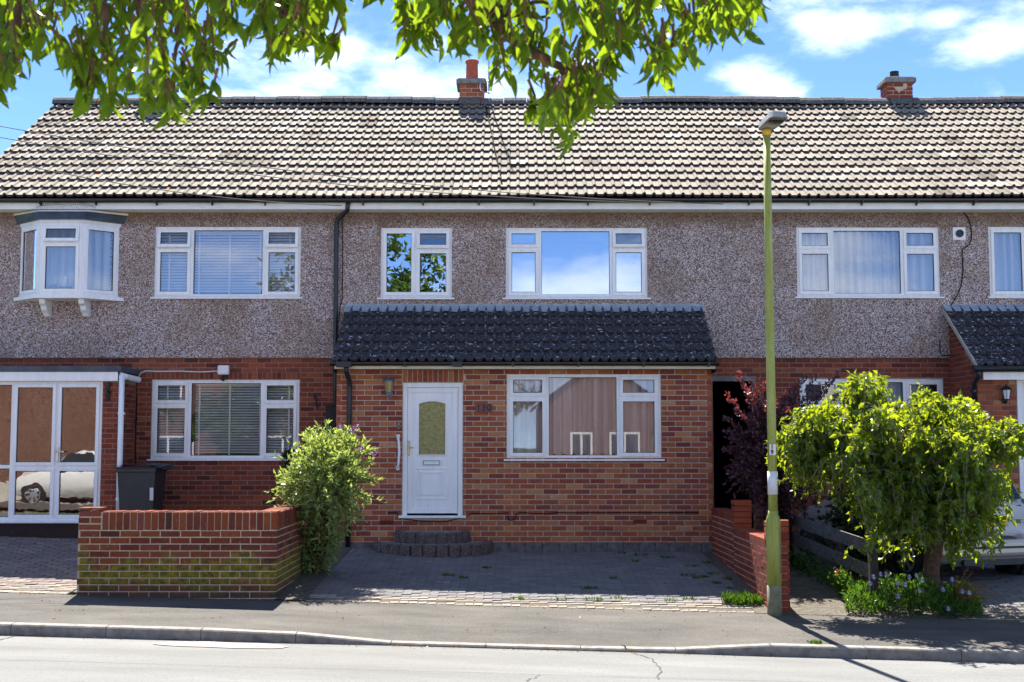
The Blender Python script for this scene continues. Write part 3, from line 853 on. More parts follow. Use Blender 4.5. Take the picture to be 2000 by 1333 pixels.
def house_shell(i, name, label, brick, low_open, up_open, low_x=None):
    x0, x1 = XB[i], XB[i + 1]; xc = (x0 + x1) / 2
    h = thing(name, label, 'house', (xc, YW, 0), 'houses of the brick and pebbledash terrace')
    la, lb = low_x or (x0, x1)
    upper = holed_wall('upper_wall', 'pebbledash', h, x0, x1, Z_DASH, Z_EAVE + .05, YU, up_open)
    b = MB(); b.quad((x0, YU, Z_DASH), (x1, YU, Z_DASH), (x1, YW + .01, Z_DASH), (x0, YW + .01, Z_DASH))
    b.quad((x0, YU, Z_EAVE + .05), (x1, YU, Z_EAVE + .05), (x1, YW + .2, Z_EAVE + .05), (x0, YW + .2, Z_EAVE + .05)); b.build('wall_ledge', 'render_grey', h)
    b = MB()                                             # back wall and party walls close the house
    b.box(x0 + .01, x1 - .01, BACK_Y - .25, BACK_Y, -.6, EZ + .05)
    for x in ([(x0 + .02, x0 + .12)] if i != 2 else []) + ([(x1 - .12, x1 - .02)] if i != 1 else []): b.box(x[0], x[1], YW + .22, BACK_Y - .25, -.6, EZ - .02)
    b.build('back_and_party_walls', 'room_wall', h)
    # roof deck under the tiles and the far slope
    b = MB(); k = .03
    b.quad((x0, EY + .06, EZ - k), (x1, EY + .06, EZ - k), (x1, RY, RZ - k), (x0, RY, RZ - k))
    b.quad((x0, RY, RZ - k), (x1, RY, RZ - k), (x1, BACK_Y + .2, EZ - k), (x0, BACK_Y + .2, EZ - k))
    for x in (x0 + .03, x1 - .03): b.poly([(x, YW, EZ - .1), (x, RY, RZ - .05), (x, BACK_Y, EZ - .1)])
    roof = b.build('roof', 'near_black', h)
    def pref(p):
        px = p.x / p.y * F + 1000
        return (0 if -15 < px < 2015 else 1, abs(p.x) if i == 1 else 0, -p.z * 0 + p.y)
    tiled_slope(roof, x0, x1, EY, EZ, RY, RZ, 14, .30, TILE, pref, 300)
    # ridge tiles
    n = int(round((x1 - x0) / .42)); w = (x1 - x0) / n; b = MB()
    for j in range(7):
        t0, t1 = math.pi * j / 7, math.pi * (j + 1) / 7
        f = lambda t, rr: (-.20 * math.cos(t) * rr, .165 * math.sin(t) * rr - .05)
        a, c = f(t0, 1), f(t1, 1)
        b.quad((0, a[0], a[1]), (w - .012, a[0], a[1]), (w - .012, c[0], c[1]), (0, c[0], c[1]))
    b.poly([(0, -.20 * math.cos(math.pi * j / 7), .165 * math.sin(math.pi * j / 7) - .05) for j in range(8)]); b.poly([(w - .012, -.20 * math.cos(math.pi * j / 7), .165 * math.sin(math.pi * j / 7) - .05) for j in range(8)])
    me = bpy.data.meshes.new('ridge_tile'); me.from_pydata(b.v, [], b.f); me.materials.append(MAT['ridge_tile'])
    for j in range(n): place('ridge_tile', me, roof, (x0 + j * w, RY, RZ + .02 + .02 * math.sin((x0 + j * w) * .9 + 4.9) + rnd.uniform(-.010, .010)))
    # eaves: fascia, soffit, gutter with brackets
    zf0, zf1 = PZ(409, 19.36), PZ(392, 19.36)
    b = MB(); b.box(x0, x1, 19.36, 19.385, zf0, zf1); b.box(x0, x1, 19.386, YU + .02, zf0 + .004, zf0 + .014); b.build('fascia', 'fascia_white', h)
    g = MB(); r = .056; gy, gzz = 19.295, PZ(388, 19.29) - .012; gx1 = x1 - .002
    for j in range(8):
        t0, t1 = math.pi + math.pi * j / 8, math.pi + math.pi * (j + 1) / 8
        for rr in (r, r - .006):
            g.quad((x0, gy + rr * math.cos(t0), gzz + rr * math.sin(t0)), (gx1, gy + rr * math.cos(t0), gzz + rr * math.sin(t0)), (gx1, gy + rr * math.cos(t1), gzz + rr * math.sin(t1)), (x0, gy + rr * math.cos(t1), gzz + rr * math.sin(t1)))
    gut = g.build('gutter', 'black_plastic', h, smooth=True)
    b = MB(); b.box(-.012, .012, -.062, .06, -.068, .004); b.box(-.009, .009, .02, .06, -.09, -.06)
    me = bpy.data.meshes.new('bracket'); me.from_pydata(b.v, [], b.f); me.materials.append(MAT['black_plastic'])
    for j in range(int((x1 - x0) / .86)): place('bracket', me, gut, (x0 + .43 + j * .86 + rnd.uniform(-.06, .06), gy, gzz))
    # ground floor wall: mortar sheet that the bricks stand proud of
    low = holed_wall('lower_wall', 'mortar_dark', h, la, lb, -.45, Z_DASH, YW + .007, low_open)
    return h, upper, low

def brickwork(low, mat, x0, x1, z0, z1, Y, openings, soldiers=(), limit=300, score=None, phase=0, depth=.06):
    z1r = z0 + math.ceil((z1 - z0) / .075 - .01) * .075
    bl = course_list(x0, x1, z1 - math.ceil((z1 - z0) / .075) * .075, z1, openings, soldiers=soldiers, phase=phase)
    lay(low, mat, bl, lambda u, z: (u, Y, z), 0, depth, limit, score)

# ---- windows as photo rectangles
W_LU, W_LL = (303, 443, 588, 581), (297, 742, 585, 897)
W_M1, W_M2, W_ML = (744, 445, 883, 582), (988, 445, 1264, 582), (990, 730, 1290, 897)
W_R1, W_R2, W_RL = (1555, 444, 1834, 580), (1930, 443, 2072, 580), (1562, 740, 1842, 900)
DOOR = (787, 748, 904, 1008)
BAYO = (46, 440, 212, 572)
GS = dict(glass='glass_sky')

# ------------------------------------------------------------------ left house
def pipe(name, pts, r, parent, mat='black_plastic', clips=()):
    b = MB(); b.tube(pts, r, 10); o = b.build(name, mat, parent, smooth=True)
    for (x, y, z) in clips:
        c = MB(); c.lathe((x, y, z - .018), [(r + .006, 0), (r + .006, .036)], 10); c.box(x - .05, x + .05, y + r * .6, y + r * .6 + .02, z - .015, z + .015); c.build('pipe_clip', mat, o)
    return o
def left_house():
    o_lu, o_ll, o_bay = px_rect(W_LU, YU), px_rect(W_LL, YW), px_rect(BAYO, YU)
    h, up, low = house_shell(0, 'terraced_house', 'left-hand house of the terrace with white bay window and glazed porch doors', 'brick_dark', [o_ll], [o_lu, o_bay])
    zt = PZ(742, YW)
    sold = [(o_ll[0] - .02, o_ll[1] + .02, o_ll[3] + .004, o_ll[3] + .115)]
    brickwork(low, 'brick_dark', -8.4, XB[1] + .06, -.1, Z_DASH - .004, YW, [o_ll, (-9, -5.8, -1, PZ(722, YW))], sold, 300, lambda b: (b[0] < -8.1) + (abs(b[0] + 3.3) > .9 and b[1] < .5) - b[1] * .001)
    px_window(h, YU, W_LU, [(375, 485, 'so'), (517, None, 'f'), (588, 485, 'so')], glass='glass_up')
    px_window(h, YW, W_LL, [(370, 790, 'ss'), (513, None, 'f'), (585, 790, 'ss')], glass='glass')
    for o, Y in ((o_lu, YU), (o_ll, YW)): room(h, *o, Y)
    for rect, Y, txt in ((W_LU, YU, 'upstairs'), (W_LL, YW, 'downstairs')):
        for k, (a, b_) in enumerate(((rect[0] + 6, 371), (378, 514), (519, rect[2] - 6))):
            o = px_rect((a, rect[1] + 5, b_, rect[3] - 6), Y)
            side = ('left light', 'middle light', 'right light')[k]
            blind('white venetian blind in the %s of the %s window of the left house' % (side, txt), o[0], o[1], o[2], o[3], Y + .17, .045 if Y == YU else .041, (.3,) if k == 0 else (.06, .5, .94) if k == 1 else (.72,), 54 if Y == YU else 36)
    bay(h, o_bay)
    # porch
    zt, zb = PZ(745, YL), PZ(1018, YL)
    x0, x1 = -8.4, PX(200, YL); xp = PX(232, YL)
    d1, d2, d0 = PX(112, YL), PX(195, YL), PX(26, YL)
    T = flat_T(YL)
    w = window(h, T, x0, x1, zb, zt, [(PX(-70, YL), PZ(912, YL), 'ff'), (d0, PZ(912, YL), 'ff'), (d1, PZ(912, YL), 'ss'), (x1, PZ(912, YL), 'ss')], glass='glass_wavy', sill=(.02, .06, .03), name='porch_doors')
    b = MB(); hx = PX(116, YL); hz = PZ(888, YL); b.box(hx - .016, hx + .016, YL - .012, YL + .004, hz - .11, hz + .11); b.box(hx - .012, hx + .11, YL - .05, YL - .036, hz + .03, hz + .05); b.box(hx - .01, hx + .01, YL - .05, YL - .01, hz + .03, hz + .05)
    b.build('door_handle', 'steel', w, bevel=.003)
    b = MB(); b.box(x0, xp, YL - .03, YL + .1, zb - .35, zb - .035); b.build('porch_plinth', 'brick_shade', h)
    b = MB(); b.box(x1 + .005, xp - .008, YL + .008, YL + .16, -.3, zt - .002); b.box(xp - .16, xp - .009, YL + .161, YW - .002, -.3, zt + .02)
    pier = b.build('porch_pier', 'mortar_dark', h)
    lay(pier, 'brick_red', course_list(x1 + .005, xp, zb - .3, zt - .01), lambda u, z: (u, YL, z), 0, .06, 80)
    lay(pier, 'brick_dark', course_list(0, YW - YL - .01, zb - .3, zt - .01), lambda u, z: (xp, YL + u, z), R(90), .06, 120)
    b = MB(); b.box(x0, xp - .004, YL - .05, YL - .025, PZ(745, YL), PZ(727, YL)); b.build('porch_fascia', 'upvc', h, bevel=.004)
    b = MB(); b.box(x0, PX(238, YL), YL - .07, YW - .004, PZ(727, YL) + .004, PZ(720, YL) + .03); b.build('porch_flat_roof', 'lead_dark', h)
    b = MB(); b.box(x0, xp - .005, YL + .16, YW - .01, zt + .02, zt + .05); b.build('porch_ceiling', 'room_wall', h)
    b = MB(); b.quad((x0, YW - .02, zb), (xp - .17, YW - .02, zb), (xp - .17, YW - .02, zt), (x0, YW - .02, zt)); b.quad((x0, YL + .1, zb), (xp - .17, YL + .1, zb), (xp - .17, YW - .02, zb), (x0, YW - .02, zb)); b.build('porch_interior', 'brick_dark', h)
    # white gutter elbow and downpipe at the porch corner
    dx = PX(239, YL); pipe('porch_downpipe', [(dx, YL - .03, PZ(734, YL)), (dx, YL - .03, gz(dx, YL) - .02)], .042, h, 'upvc', [(dx, YL - .03, PZ(808, YL)), (dx, YL - .03, PZ(975, YL))])
    b = MB(); b.tube([(dx - .03, YL - .03, PZ(733, YL)), (dx + .03, YL + .02, PZ(736, YL)), (dx + .09, YL + .5, PZ(739, YL))], .045, 8); b.build('porch_gutter_elbow', 'upvc', h)
    b = MB(); b.box(x0, dx, YL + .3, YL + .36, -.2, -.1); b.build('porch_footing', 'concrete', h)
    # main downpipe on the party line
    p0 = P(680, 397, 19.3); p1 = P(678, 412, 19.38); p2 = P(659, 430, 19.58); p3 = P(657, 445, 19.59); p4 = P(655, 712, 19.6); p5 = Vector((p4.x + .01, YW - .06, 0.1))
    pipe('downpipe', [p0, p1, p2, p3, p4, p5], .036, h, 'black_plastic', [(p3.x, 19.59, PZ(452, 19.6)), (p4.x, 19.6, PZ(657, 19.6))])
    return h
def bay(h, o):
    yF = 19.27
    A, B, C, D = Vector((PX(33, YU), YU, 0)), Vector((PX(71, yF), yF, 0)), Vector((PX(153, yF), yF, 0)), Vector((PX(221, YU), YU, 0))
    D.x = PX(223, YU - .06)
    z0, z1 = PZ(576, yF), PZ(436, yF)
    for k, (a, b_, cols) in enumerate(((A, B, 'f'), (B, C, 't'), (C, D, 'f'))):
        d = (b_ - a); ln = d.length; d.normalize(); n = Vector((d.y, -d.x, 0))
        T = lambda u, dd, z, a=a, d=d, n=n: (a.x + d.x * u + n.x * (dd + .035), a.y + d.y * u + n.y * (dd + .035), z)
        cc = [(ln, None, 's')] if cols == 'f' else [(ln, PZ(474, yF), 'so')]
        window(h, T, .0, ln, z0, z1, cc, glass='glass_up', sill=None, name='bay_light')
    b = MB()
    def plan(s, e): return [(A.x - s, YU + .004, 0), (B.x - s * .5, yF - e, 0), (C.x + s * .5, yF - e, 0), (D.x + s, YU + .004, 0)]
    def slab(zlo, zhi, s, e): b.prism([Vector(p) + Vector((0, 0, zlo)) for p in plan(s, e)], (0, 0, zhi - zlo))
    slab(z0 - .055, z0 - .002, .10, .05); b.build('bay_sill', 'upvc', h)
    b = MB(); slab(z1 + .002, z1 + .05, .03, .01); b.build('bay_head', 'upvc', h)
    b = MB(); lo = [Vector(p) + Vector((0, 0, z1 + .05)) for p in plan(.08, .08)]; hi = [Vector(p) + Vector((0, 0, PZ(413, yF))) for p in plan(.13, -.02)]
    b.poly(lo[::-1]); b.poly(hi)
    for i in range(3): b.quad(lo[i], lo[i + 1], hi[i + 1], hi[i])
    b.build('bay_roof', 'lead_dark', h)
    b = MB(); slab(PZ(413, yF) + .002, PZ(409, yF), .14, -.06); b.build('bay_roof_board', 'fascia_cream', h)
    for px in (80, 157):
        x = PX(px, 19.4); zt = z0 - .057; b = MB()
        prof = [(YU - .002, zt), (19.33, zt), (19.33, zt - .07), (19.40, zt - .10), (19.43, zt - .16), (19.50, zt - .20), (19.54, zt - .245), (YU - .002, zt - .25)]
        b.prism([(x - .045, y, z) for y, z in prof], (.09, 0, 0)); b.build('bay_bracket', 'upvc', h, bevel=.006)
    room(h, o[0], o[1], o[2], o[3], YU, 2.2)
    x0, x1 = A.x + .1, D.x - .1
    curtain('lace net curtain gathered in the white bay window', PX(50, 19.55), PX(206, 19.55), z0 + .02, z1 - .02, 19.56, 'net_curtain', 9, .045)
    for (px, py, c, prof, mt, lb) in ((104, 568, 'jug', [(.05, 0), (.075, .05), (.06, .11), (.04, .12)], 'ornament', 'brown jug on the sill of the bay window'), (128, 568, 'bowl', [(.04, 0), (.09, .05), (.095, .08)], 'ornament', 'copper bowl on the sill of the bay window'), (123, 553, 'vase', [(.04, 0), (.03, .06), (.025, .1), (.05, .15)], 'frosted_glass', 'grey glass vase on the sill of the bay window')):
        p = P(px, py, 19.44); b = MB(); b.lathe((p.x, p.y, z0 + .056), prof, 12)
        if c == 'vase': b = MB(); b.lathe((p.x + .01, 19.5, z0 + .056), [(.045, 0), (.05, .08), (.03, .15), (.025, .2), (.055, .25)], 12)
        tag(b.build(c, mt, None, smooth=True, origin=(p.x, p.y, z0 + .056)), lb, c)
    # loose wire netting lying on the bay roof
    b = MB()
    for i in range(34):
        x = lerp(PX(62, 19.4), PX(178, 19.4), i / 33); hh = .10 * math.sqrt(max(0, 1 - ((i - 16.5) / 17) ** 2)) + .02; zt = PZ(409, yF)
        b.tube([(x, 19.30, zt), (x + .02, 19.33, zt + hh), (x, 19.40, zt + hh * .8)], .0018, 3, False)
    for k in range(3):
        b.tube([(lerp(PX(62, 19.4), PX(178, 19.4), i / 16), 19.32 + .03 * k, PZ(409, yF) + (.10 * math.sqrt(max(0, 1 - ((i - 8) / 8.5) ** 2)) + .02) * (1 - .25 * k)) for i in range(17)], .0018, 3, False)
    tag(b.build('wire_netting', 'dark_iron', None, origin=(PX(120, 19.4), 19.34, PZ(409, yF))), 'curl of wire netting lying on the bay window roof', 'wire netting')
left_house()

# ------------------------------------------------------------------ middle house
def ring(b, T, l, r, c, d, w, d0, d1):
    b.box(l, r, d0, d1, d - w, d, T); b.box(l, r, d0, d1, c, c + w, T); b.box(l, l + w, d0, d1, c + w, d - w, T); b.box(r - w, r, d0, d1, c + w, d - w, T)
def front_door(h):
    x0, x1, z0, z1 = px_rect(DOOR, YP); T = flat_T(YP)
    b = MB(); fw = .068
    b.box(x0, x1, -.08, -.02, z1 - fw, z1, T); b.box(x0, x0 + fw, -.08, -.02, z0, z1 - fw, T); b.box(x1 - fw, x1, -.08, -.02, z0, z1 - fw, T)
    d = b.build('front_door', 'upvc', h, bevel=.006)
    l, r, c, t = x0 + fw + .004, x1 - fw - .004, z0 + .035, z1 - fw - .004
    pl = {k: PX(k, YP) for k in (815, 821, 870, 876, 818, 873)}
    gx0, gx1, gz0, gz1 = PX(818.5, YP), PX(870, YP), PZ(888, YP), PZ(789, YP); arch = .035
    def arc(a, bb, zc, rise, n=10): return [(lerp(a, bb, i / n), zc + rise * (1 - (2 * i / n - 1) ** 2)) for i in range(n + 1)]
    # leaf: a slab with the arched opening cut out
    b = MB(); y0 = YP + .03; top = arc(gx0, gx1, gz1, arch)
    for i in range(10):
        (xa, za), (xb, zb) = top[i], top[i + 1]; b.quad((xa, y0, za), (xb, y0, zb), (xb, y0, t), (xa, y0, t))
    b.quad((l, y0, c), (gx0, y0, c), (gx0, y0, t), (l, y0, t)); b.quad((gx1, y0, c), (r, y0, c), (r, y0, t), (gx1, y0, t)); b.quad((gx0, y0, c), (gx1, y0, c), (gx1, y0, gz0), (gx0, y0, gz0))
    b.quad((l, y0, t), (r, y0, t), (r, y0 + .03, t), (l, y0 + .03, t))
    b.build('door_leaf', 'upvc', d)
    b = MB(); ring(b, T, l, r, c, t, .075, -.031, -.012); b.build('door_stile', 'upvc', d, bevel=.006)
    b = MB(); outer = [(gx0 - .03, gz0 - .03)] + arc(gx0 - .03, gx1 + .03, gz1 + .03, arch) + [(gx1 + .03, gz0 - .03)]; inner = [(gx0, gz0)] + top + [(gx1, gz0)]
    n = len(outer)
    for i in range(n):
        j = (i + 1) % n; (a, bz), (e, f) = outer[i], outer[j]; (g, hz), (k, m) = inner[i], inner[j]
        b.quad((a, y0 - .004, bz), (e, y0 - .004, f), (k, y0 - .016, m), (g, y0 - .016, hz)); b.quad((g, y0 - .016, hz), (k, y0 - .016, m), (k, y0 + .01, m), (g, y0 + .01, hz)); b.quad((a, y0, bz), (e, y0, f), (e, y0 - .004, f), (a, y0 - .004, bz))
    b.build('glazing_bead', 'upvc', d)
    b = MB(); b.poly([(x, y0 + .008, z) for x, z in inner]); b.build('pane', 'obscured_glass', d)
    b = MB(); a0, a1, c0, c1 = PX(812, YP), PX(875, YP), PZ(976, YP), PZ(914, YP)
    ring(b, T, a0, a1, c0, c1, .022, -.031, -.020); ring(b, T, a0 + .06, a1 - .06, c0 + .06, c1 - .06, .02, -.031, -.017); b.box(a0 + .08, a1 - .08, -.031, -.024, c0 + .08, c1 - .08, T)
    b.build('door_panel', 'upvc', d, bevel=.005)
    b = MB(); a0, a1, c0, c1 = PX(827, YP), PX(860, YP), PZ(909, YP), PZ(900, YP)
    ring(b, T, a0, a1, c0, c1, .009, -.031, -.012); b.build('letterbox', 'antique_metal', d); b = MB(); b.box(a0 + .01, a1 - .01, -.03, -.018, c0 + .01, c1 - .01, T); b.build('letterbox_flap', 'upvc', d)
    b = MB(); hx, hz = PX(799.5, YP), PZ(876, YP); b.box(hx - .014, hx + .014, -.012, -.004, hz - .11, hz + .11, T); b.box(hx - .008, hx + .008, -.004, .04, hz, hz + .018, T); b.box(hx - .008, hx + .075, .03, .045, hz, hz + .018, T)
    b.build('door_handle', 'brass', d, bevel=.004)
    b = MB(); b.box(x0 - .05, x1 + .05, -.06, .05, z0 - .03, z0 + .004, T); b.build('threshold', 'upvc', d, bevel=.005)
    room(h, x0, x1, z0, z1, YP, .9)
def middle_house():
    o1, o2, ol, od = px_rect(W_M1, YU), px_rect(W_M2, YU), px_rect(W_ML, YP), px_rect(DOOR, YP)
    h, up, low = house_shell(1, 'terraced_house', 'middle house of the terrace with dark tiled porch and number 130 by its white door', 'brick_warm', [], [o1, o2], (XB[1], 2.95))
    px_window(h, YU, W_M1, [(812, None, 's'), (883, 487, 'so')], **GS)
    px_window(h, YU, W_M2, [(1054, 485, 'ss'), (1194, None, 'f'), (1264, 485, 'so')], **GS)
    room(h, *o1, YU); room(h, *o2, YU)
    # porch
    x0, x1 = PX(657, YP), PX(1390, YP); zt = PZ(722, YP); zb = -.1
    pw_ = holed_wall('porch_wall', 'mortar', h, x0 + .004, x1 - .004, -.35, zt, YP + .007, [ol, od], .2)
    sold = [(od[0] - .01, od[1] + .01, od[3] + .004, zt - .002)]
    brickwork(pw_, 'brick_warm', x0, x1, PZ(1060, YP), zt, YP, [ol, (od[0], od[1], od[2] - .03, od[3])], sold, 300, lambda b: (b[0] < -1.9) * 3 + (b[2] < .15) + abs(b[0] - 1.6) * .2)
    for (xx, rz, T) in ((x0, -90, lambda u, z: (x0, YW - u, z)), (x1, 90, lambda u, z: (x1, YP + u, z))):
        b = MB(); s = 1 if rz < 0 else -1; b.box(min(xx + .008 * s, xx + .1 * s), max(xx + .008 * s, xx + .1 * s), YP + .008, YW, -.35, zt); sw = b.build('porch_side_wall', 'mortar', h)
        lay(sw, 'brick_warm', course_list(0, YW - YP, PZ(1060, YP), zt), T, R(rz), .06, 0)
    px_window(h, YP, W_ML, [(1068, 776, 'ss'), (1208, None, 'f'), (1290, 776, 'ss')], glass='glass_mid')
    room(h, *ol, YP, .9)
    front_door(h)
    # foundation blocks under the bricks
    x = PX(962, YP)
    while x < x1 - .03:
        w = min(rnd.uniform(.20, .26), x1 - x); b = MB(); b.box(x, x + w - .01, YP - .035 - rnd.uniform(0, .012), YP + .02, -.12, PZ(1059.5, YP) - rnd.uniform(0, .008)); b.build('foundation_block', 'stone_block', h, bevel=.008); x += w
    x = x0
    while x < PX(730, YP):
        w = .23; b = MB(); b.box(x, x + w - .01, YP - .01, YP + .02, -.12, PZ(1060, YP)); b.build('foundation_block', 'stone_block', h); x += w
    for px, py in ((755, 1021), (1250, 1019)):       # air bricks
        p = P(px, py, YP - .004); b = MB(); b.box(p.x - .1, p.x + .1, YP - .006, YP + .02, p.z - .032, p.z + .032); ab = b.build('air_brick', 'brick_red', h)
        b = MB()
        for i in range(8):
            for k in range(2): b.box(p.x - .088 + i * .0225, p.x - .073 + i * .0225, YP - .0075, YP, p.z - .022 + k * .024, p.z - .004 + k * .024)
        b.build('air_slot', 'near_black', ab)
    # porch roof
    rx0, rx1 = -2.57, 2.94; ya, za = 18.26, PZ(707, 18.26); yb, zb2 = 19.655, PZ(605, 19.655)
    b = MB(); b.quad((rx0, ya + .05, za - .03), (rx1, ya + .05, za - .03), (rx1, yb, zb2 - .03), (rx0, yb, zb2 - .03))
    for x in (rx0 + .01, rx1 - .01): b.poly([(x, ya + .08, za - .05), (x, yb, zb2 - .04), (x, yb, zt - .05), (x, ya + .08, zt - .05)])
    b.quad((rx0, ya + .1, zt), (rx1, ya + .1, zt), (rx1, YP + .02, zt), (rx0, YP + .02, zt))
    pr = b.build('porch_roof', 'near_black', h)
    tiled_slope(pr, rx0, rx1, ya, za, yb, zb2, 6, .272, PTILE, None, 300, jit=.005)
    b = MB(); n = 60      # lead flashing dressed over the top course
    b.grid(lambda u, v: (lerp(rx0 - .01, rx1 + .0, u), (YU - .006, YU - .012, YU - .03, yb - .15)[int(round(v * 3))], (PZ(594, YU), PZ(602, YU), zb2 + .05, zb2 - .045 + .012 * math.sin(u * 251))[int(round(v * 3))]), n, 3)
    b.build('flashing', 'lead', h)
    b = MB(); b.box(rx0 + .02, rx1 - .02, ya + .075, ya + .098, zt - .004, PZ(711, 18.3)); b.build('porch_fascia', 'fascia_cream', h)
    g = MB(); r = .052; gy, gzz = 18.265, PZ(709.5, 18.265) + .01
    for j in range(8):
        t0, t1 = math.pi + math.pi * j / 8, math.pi + math.pi * (j + 1) / 8
        for rr in (r, r - .006): g.quad((rx0 - .03, gy + rr * math.cos(t0), gzz + rr * math.sin(t0)), (rx1 + .02, gy + rr * math.cos(t0), gzz + rr * math.sin(t0)), (rx1 + .02, gy + rr * math.cos(t1), gzz + rr * math.sin(t1)), (rx0 - .03, gy + rr * math.cos(t1), gzz + rr * math.sin(t1)))
    for x in (rx0 - .03, rx1 + .02): g.poly([(x, gy + r * math.cos(math.pi + math.pi * j / 8), gzz + r * math.sin(math.pi + math.pi * j / 8)) for j in range(9)])
    gut = g.build('porch_gutter', 'black_plastic', h)
    for px in (791, 1002, 1130, 1257, 1385, 893):
        x = PX(px, 18.26); b = MB(); w = .012 if px != 893 else .07; b.box(x - w, x + w, gy - .058, gy + .06, gzz - .064, gzz + .006); b.build('bracket', 'black_plastic', gut)
    dx = PX(681, 18.4); b = MB(); b.box(dx - .16, dx + .06, gy - .062, gy + .05, gzz - .07, gzz + .008); b.build('gutter_outlet', 'black_plastic', gut)
    pipe('porch_downpipe', [(dx - .02, gy, gzz - .04), (dx - .02, gy + .01, gzz - .13), (dx, YP - .06, gzz - .26), (dx, YP - .055, gzz - .4), (dx, YP - .055, .02)], .036, h, 'black_plastic', [(dx, YP - .055, 1.1)])
    chimney(h, 897, 945, 165, 21.9, 'pot')
    curtain('patterned lace net curtain in the middle house downstairs window', ol[0] + .05, ol[1] - .05, ol[2] + .03, ol[3] - .05, YP + .17, 'lace_curtain', 15, .05, scallop=.05)
    curtain('pale green curtain at the left edge of the small upstairs window', o1[0] + .04, o1[0] + .14, o1[2] + .05, o1[3] - .05, YU + .2, 'curtain_green', 3, .02, name='curtain')
    b = MB(); p = P(870, 556, YU + .55); b.box(p.x - .12, p.x + .16, YU + .5, YU + .53, p.z - .25, p.z + .33); tag(b.build('white_panel', 'paper', None, origin=(p.x, YU + .5, p.z - .25)), 'white board standing inside the small upstairs window', 'board')
    p = P(1240, 570, YU + .16); b = MB(); z = o2[2] + .06
    b.lathe((p.x, p.y, z), [(.018, 0), (.02, .09), (.075, .10), (.085, .115), (.02, .14), (.05, .15), (.055, .165), (.012, .19), (.02, .21), (.004, .24)], 10)
    tag(b.build('ornament', 'ornament_pale', None, smooth=True, origin=(p.x, p.y, z)), 'small pale figurine on the sill of the large upstairs window', 'ornament')
    return h
def chimney(h, pa, pb, ptop, pot_w, kind, depth=.52, Yc=None, patch=False):
    Y = RY - .12 if Yc is None else Yc
    x0, x1 = PX(pa, Y, 180), PX(pb, Y, 180); zt = PZ(ptop, Y); zb = RZ - .35
    b = MB(); b.box(x0 + .008, x1 - .008, Y + .008, Y + depth - .008, zb, zt); c = b.build('chimney', 'mortar_pale', h)
    for (L_, rz, T, s) in ((x1 - x0, 0, lambda u, z: (x0 + u, Y, z), 1), (depth, -90, lambda u, z: (x0, Y + depth - u, z), 1), (depth, 90, lambda u, z: (x1, Y + u, z), 1)):
        bl = course_list(0, L_, zt - .075 * 10, zt, phase=.04 if rz else 0); lay(c, 'brick_warm' if kind == 'pot' else 'brick_red', bl, T, R(rz), .03, 60)
    b = MB(); e = .055; b.box(x0 - e, x1 + e, Y - e, Y + depth + e, zt + .002, zt + .09); b.box(x0 - e + .03, x1 + e - .03, Y - .02, Y + depth + .02, zt + .09, zt + .115); b.build('chimney_cap', 'concrete', c, bevel=.012)
    xc = (x0 + x1) / 2 + (.0 if kind == 'pot' else -.03); z = zt + .11
    b = MB()
    if kind == 'pot':
        b.lathe((xc, Y + depth / 2, z), [(.14, 0), (.118, .05), (.112, .20), (.108, .35), (.128, .37), (.128, .405), (.098, .41), (.09, .1)], 18); b.build('chimney_pot', 'terracotta', c, smooth=True)
    else:
        b.lathe((xc, Y + depth / 2, z), [(.09, 0), (.075, .06)], 16); b.build('chimney_pot', 'label_white', c)
        b = MB(); b.lathe((xc, Y + depth / 2, z + .06), [(.085, 0), (.085, .02), (.07, .025), (.07, .035), (.085, .04), (.085, .06), (.07, .065), (.085, .08), (.085, .10)], 16); b.build('chimney_cowl', 'dark_iron', c)
        b = MB(); b.poly([(x0 + .3, Y - .004, zt - .01), (x0 + .37, Y - .004, zt - .02), (x0 + .36, Y - .004, zt - .11), (x0 + .25, Y - .004, zt - .15), (x0 + .22, Y - .004, zt - .20), (x0 + .17, Y - .004, zt - .14), (x0 + .12, Y - .004, zt - .09), (x0 + .29, Y - .004, zt - .07)]); b.build('mortar_patch', 'mortar_pale', c)
    return c
MID = middle_house()

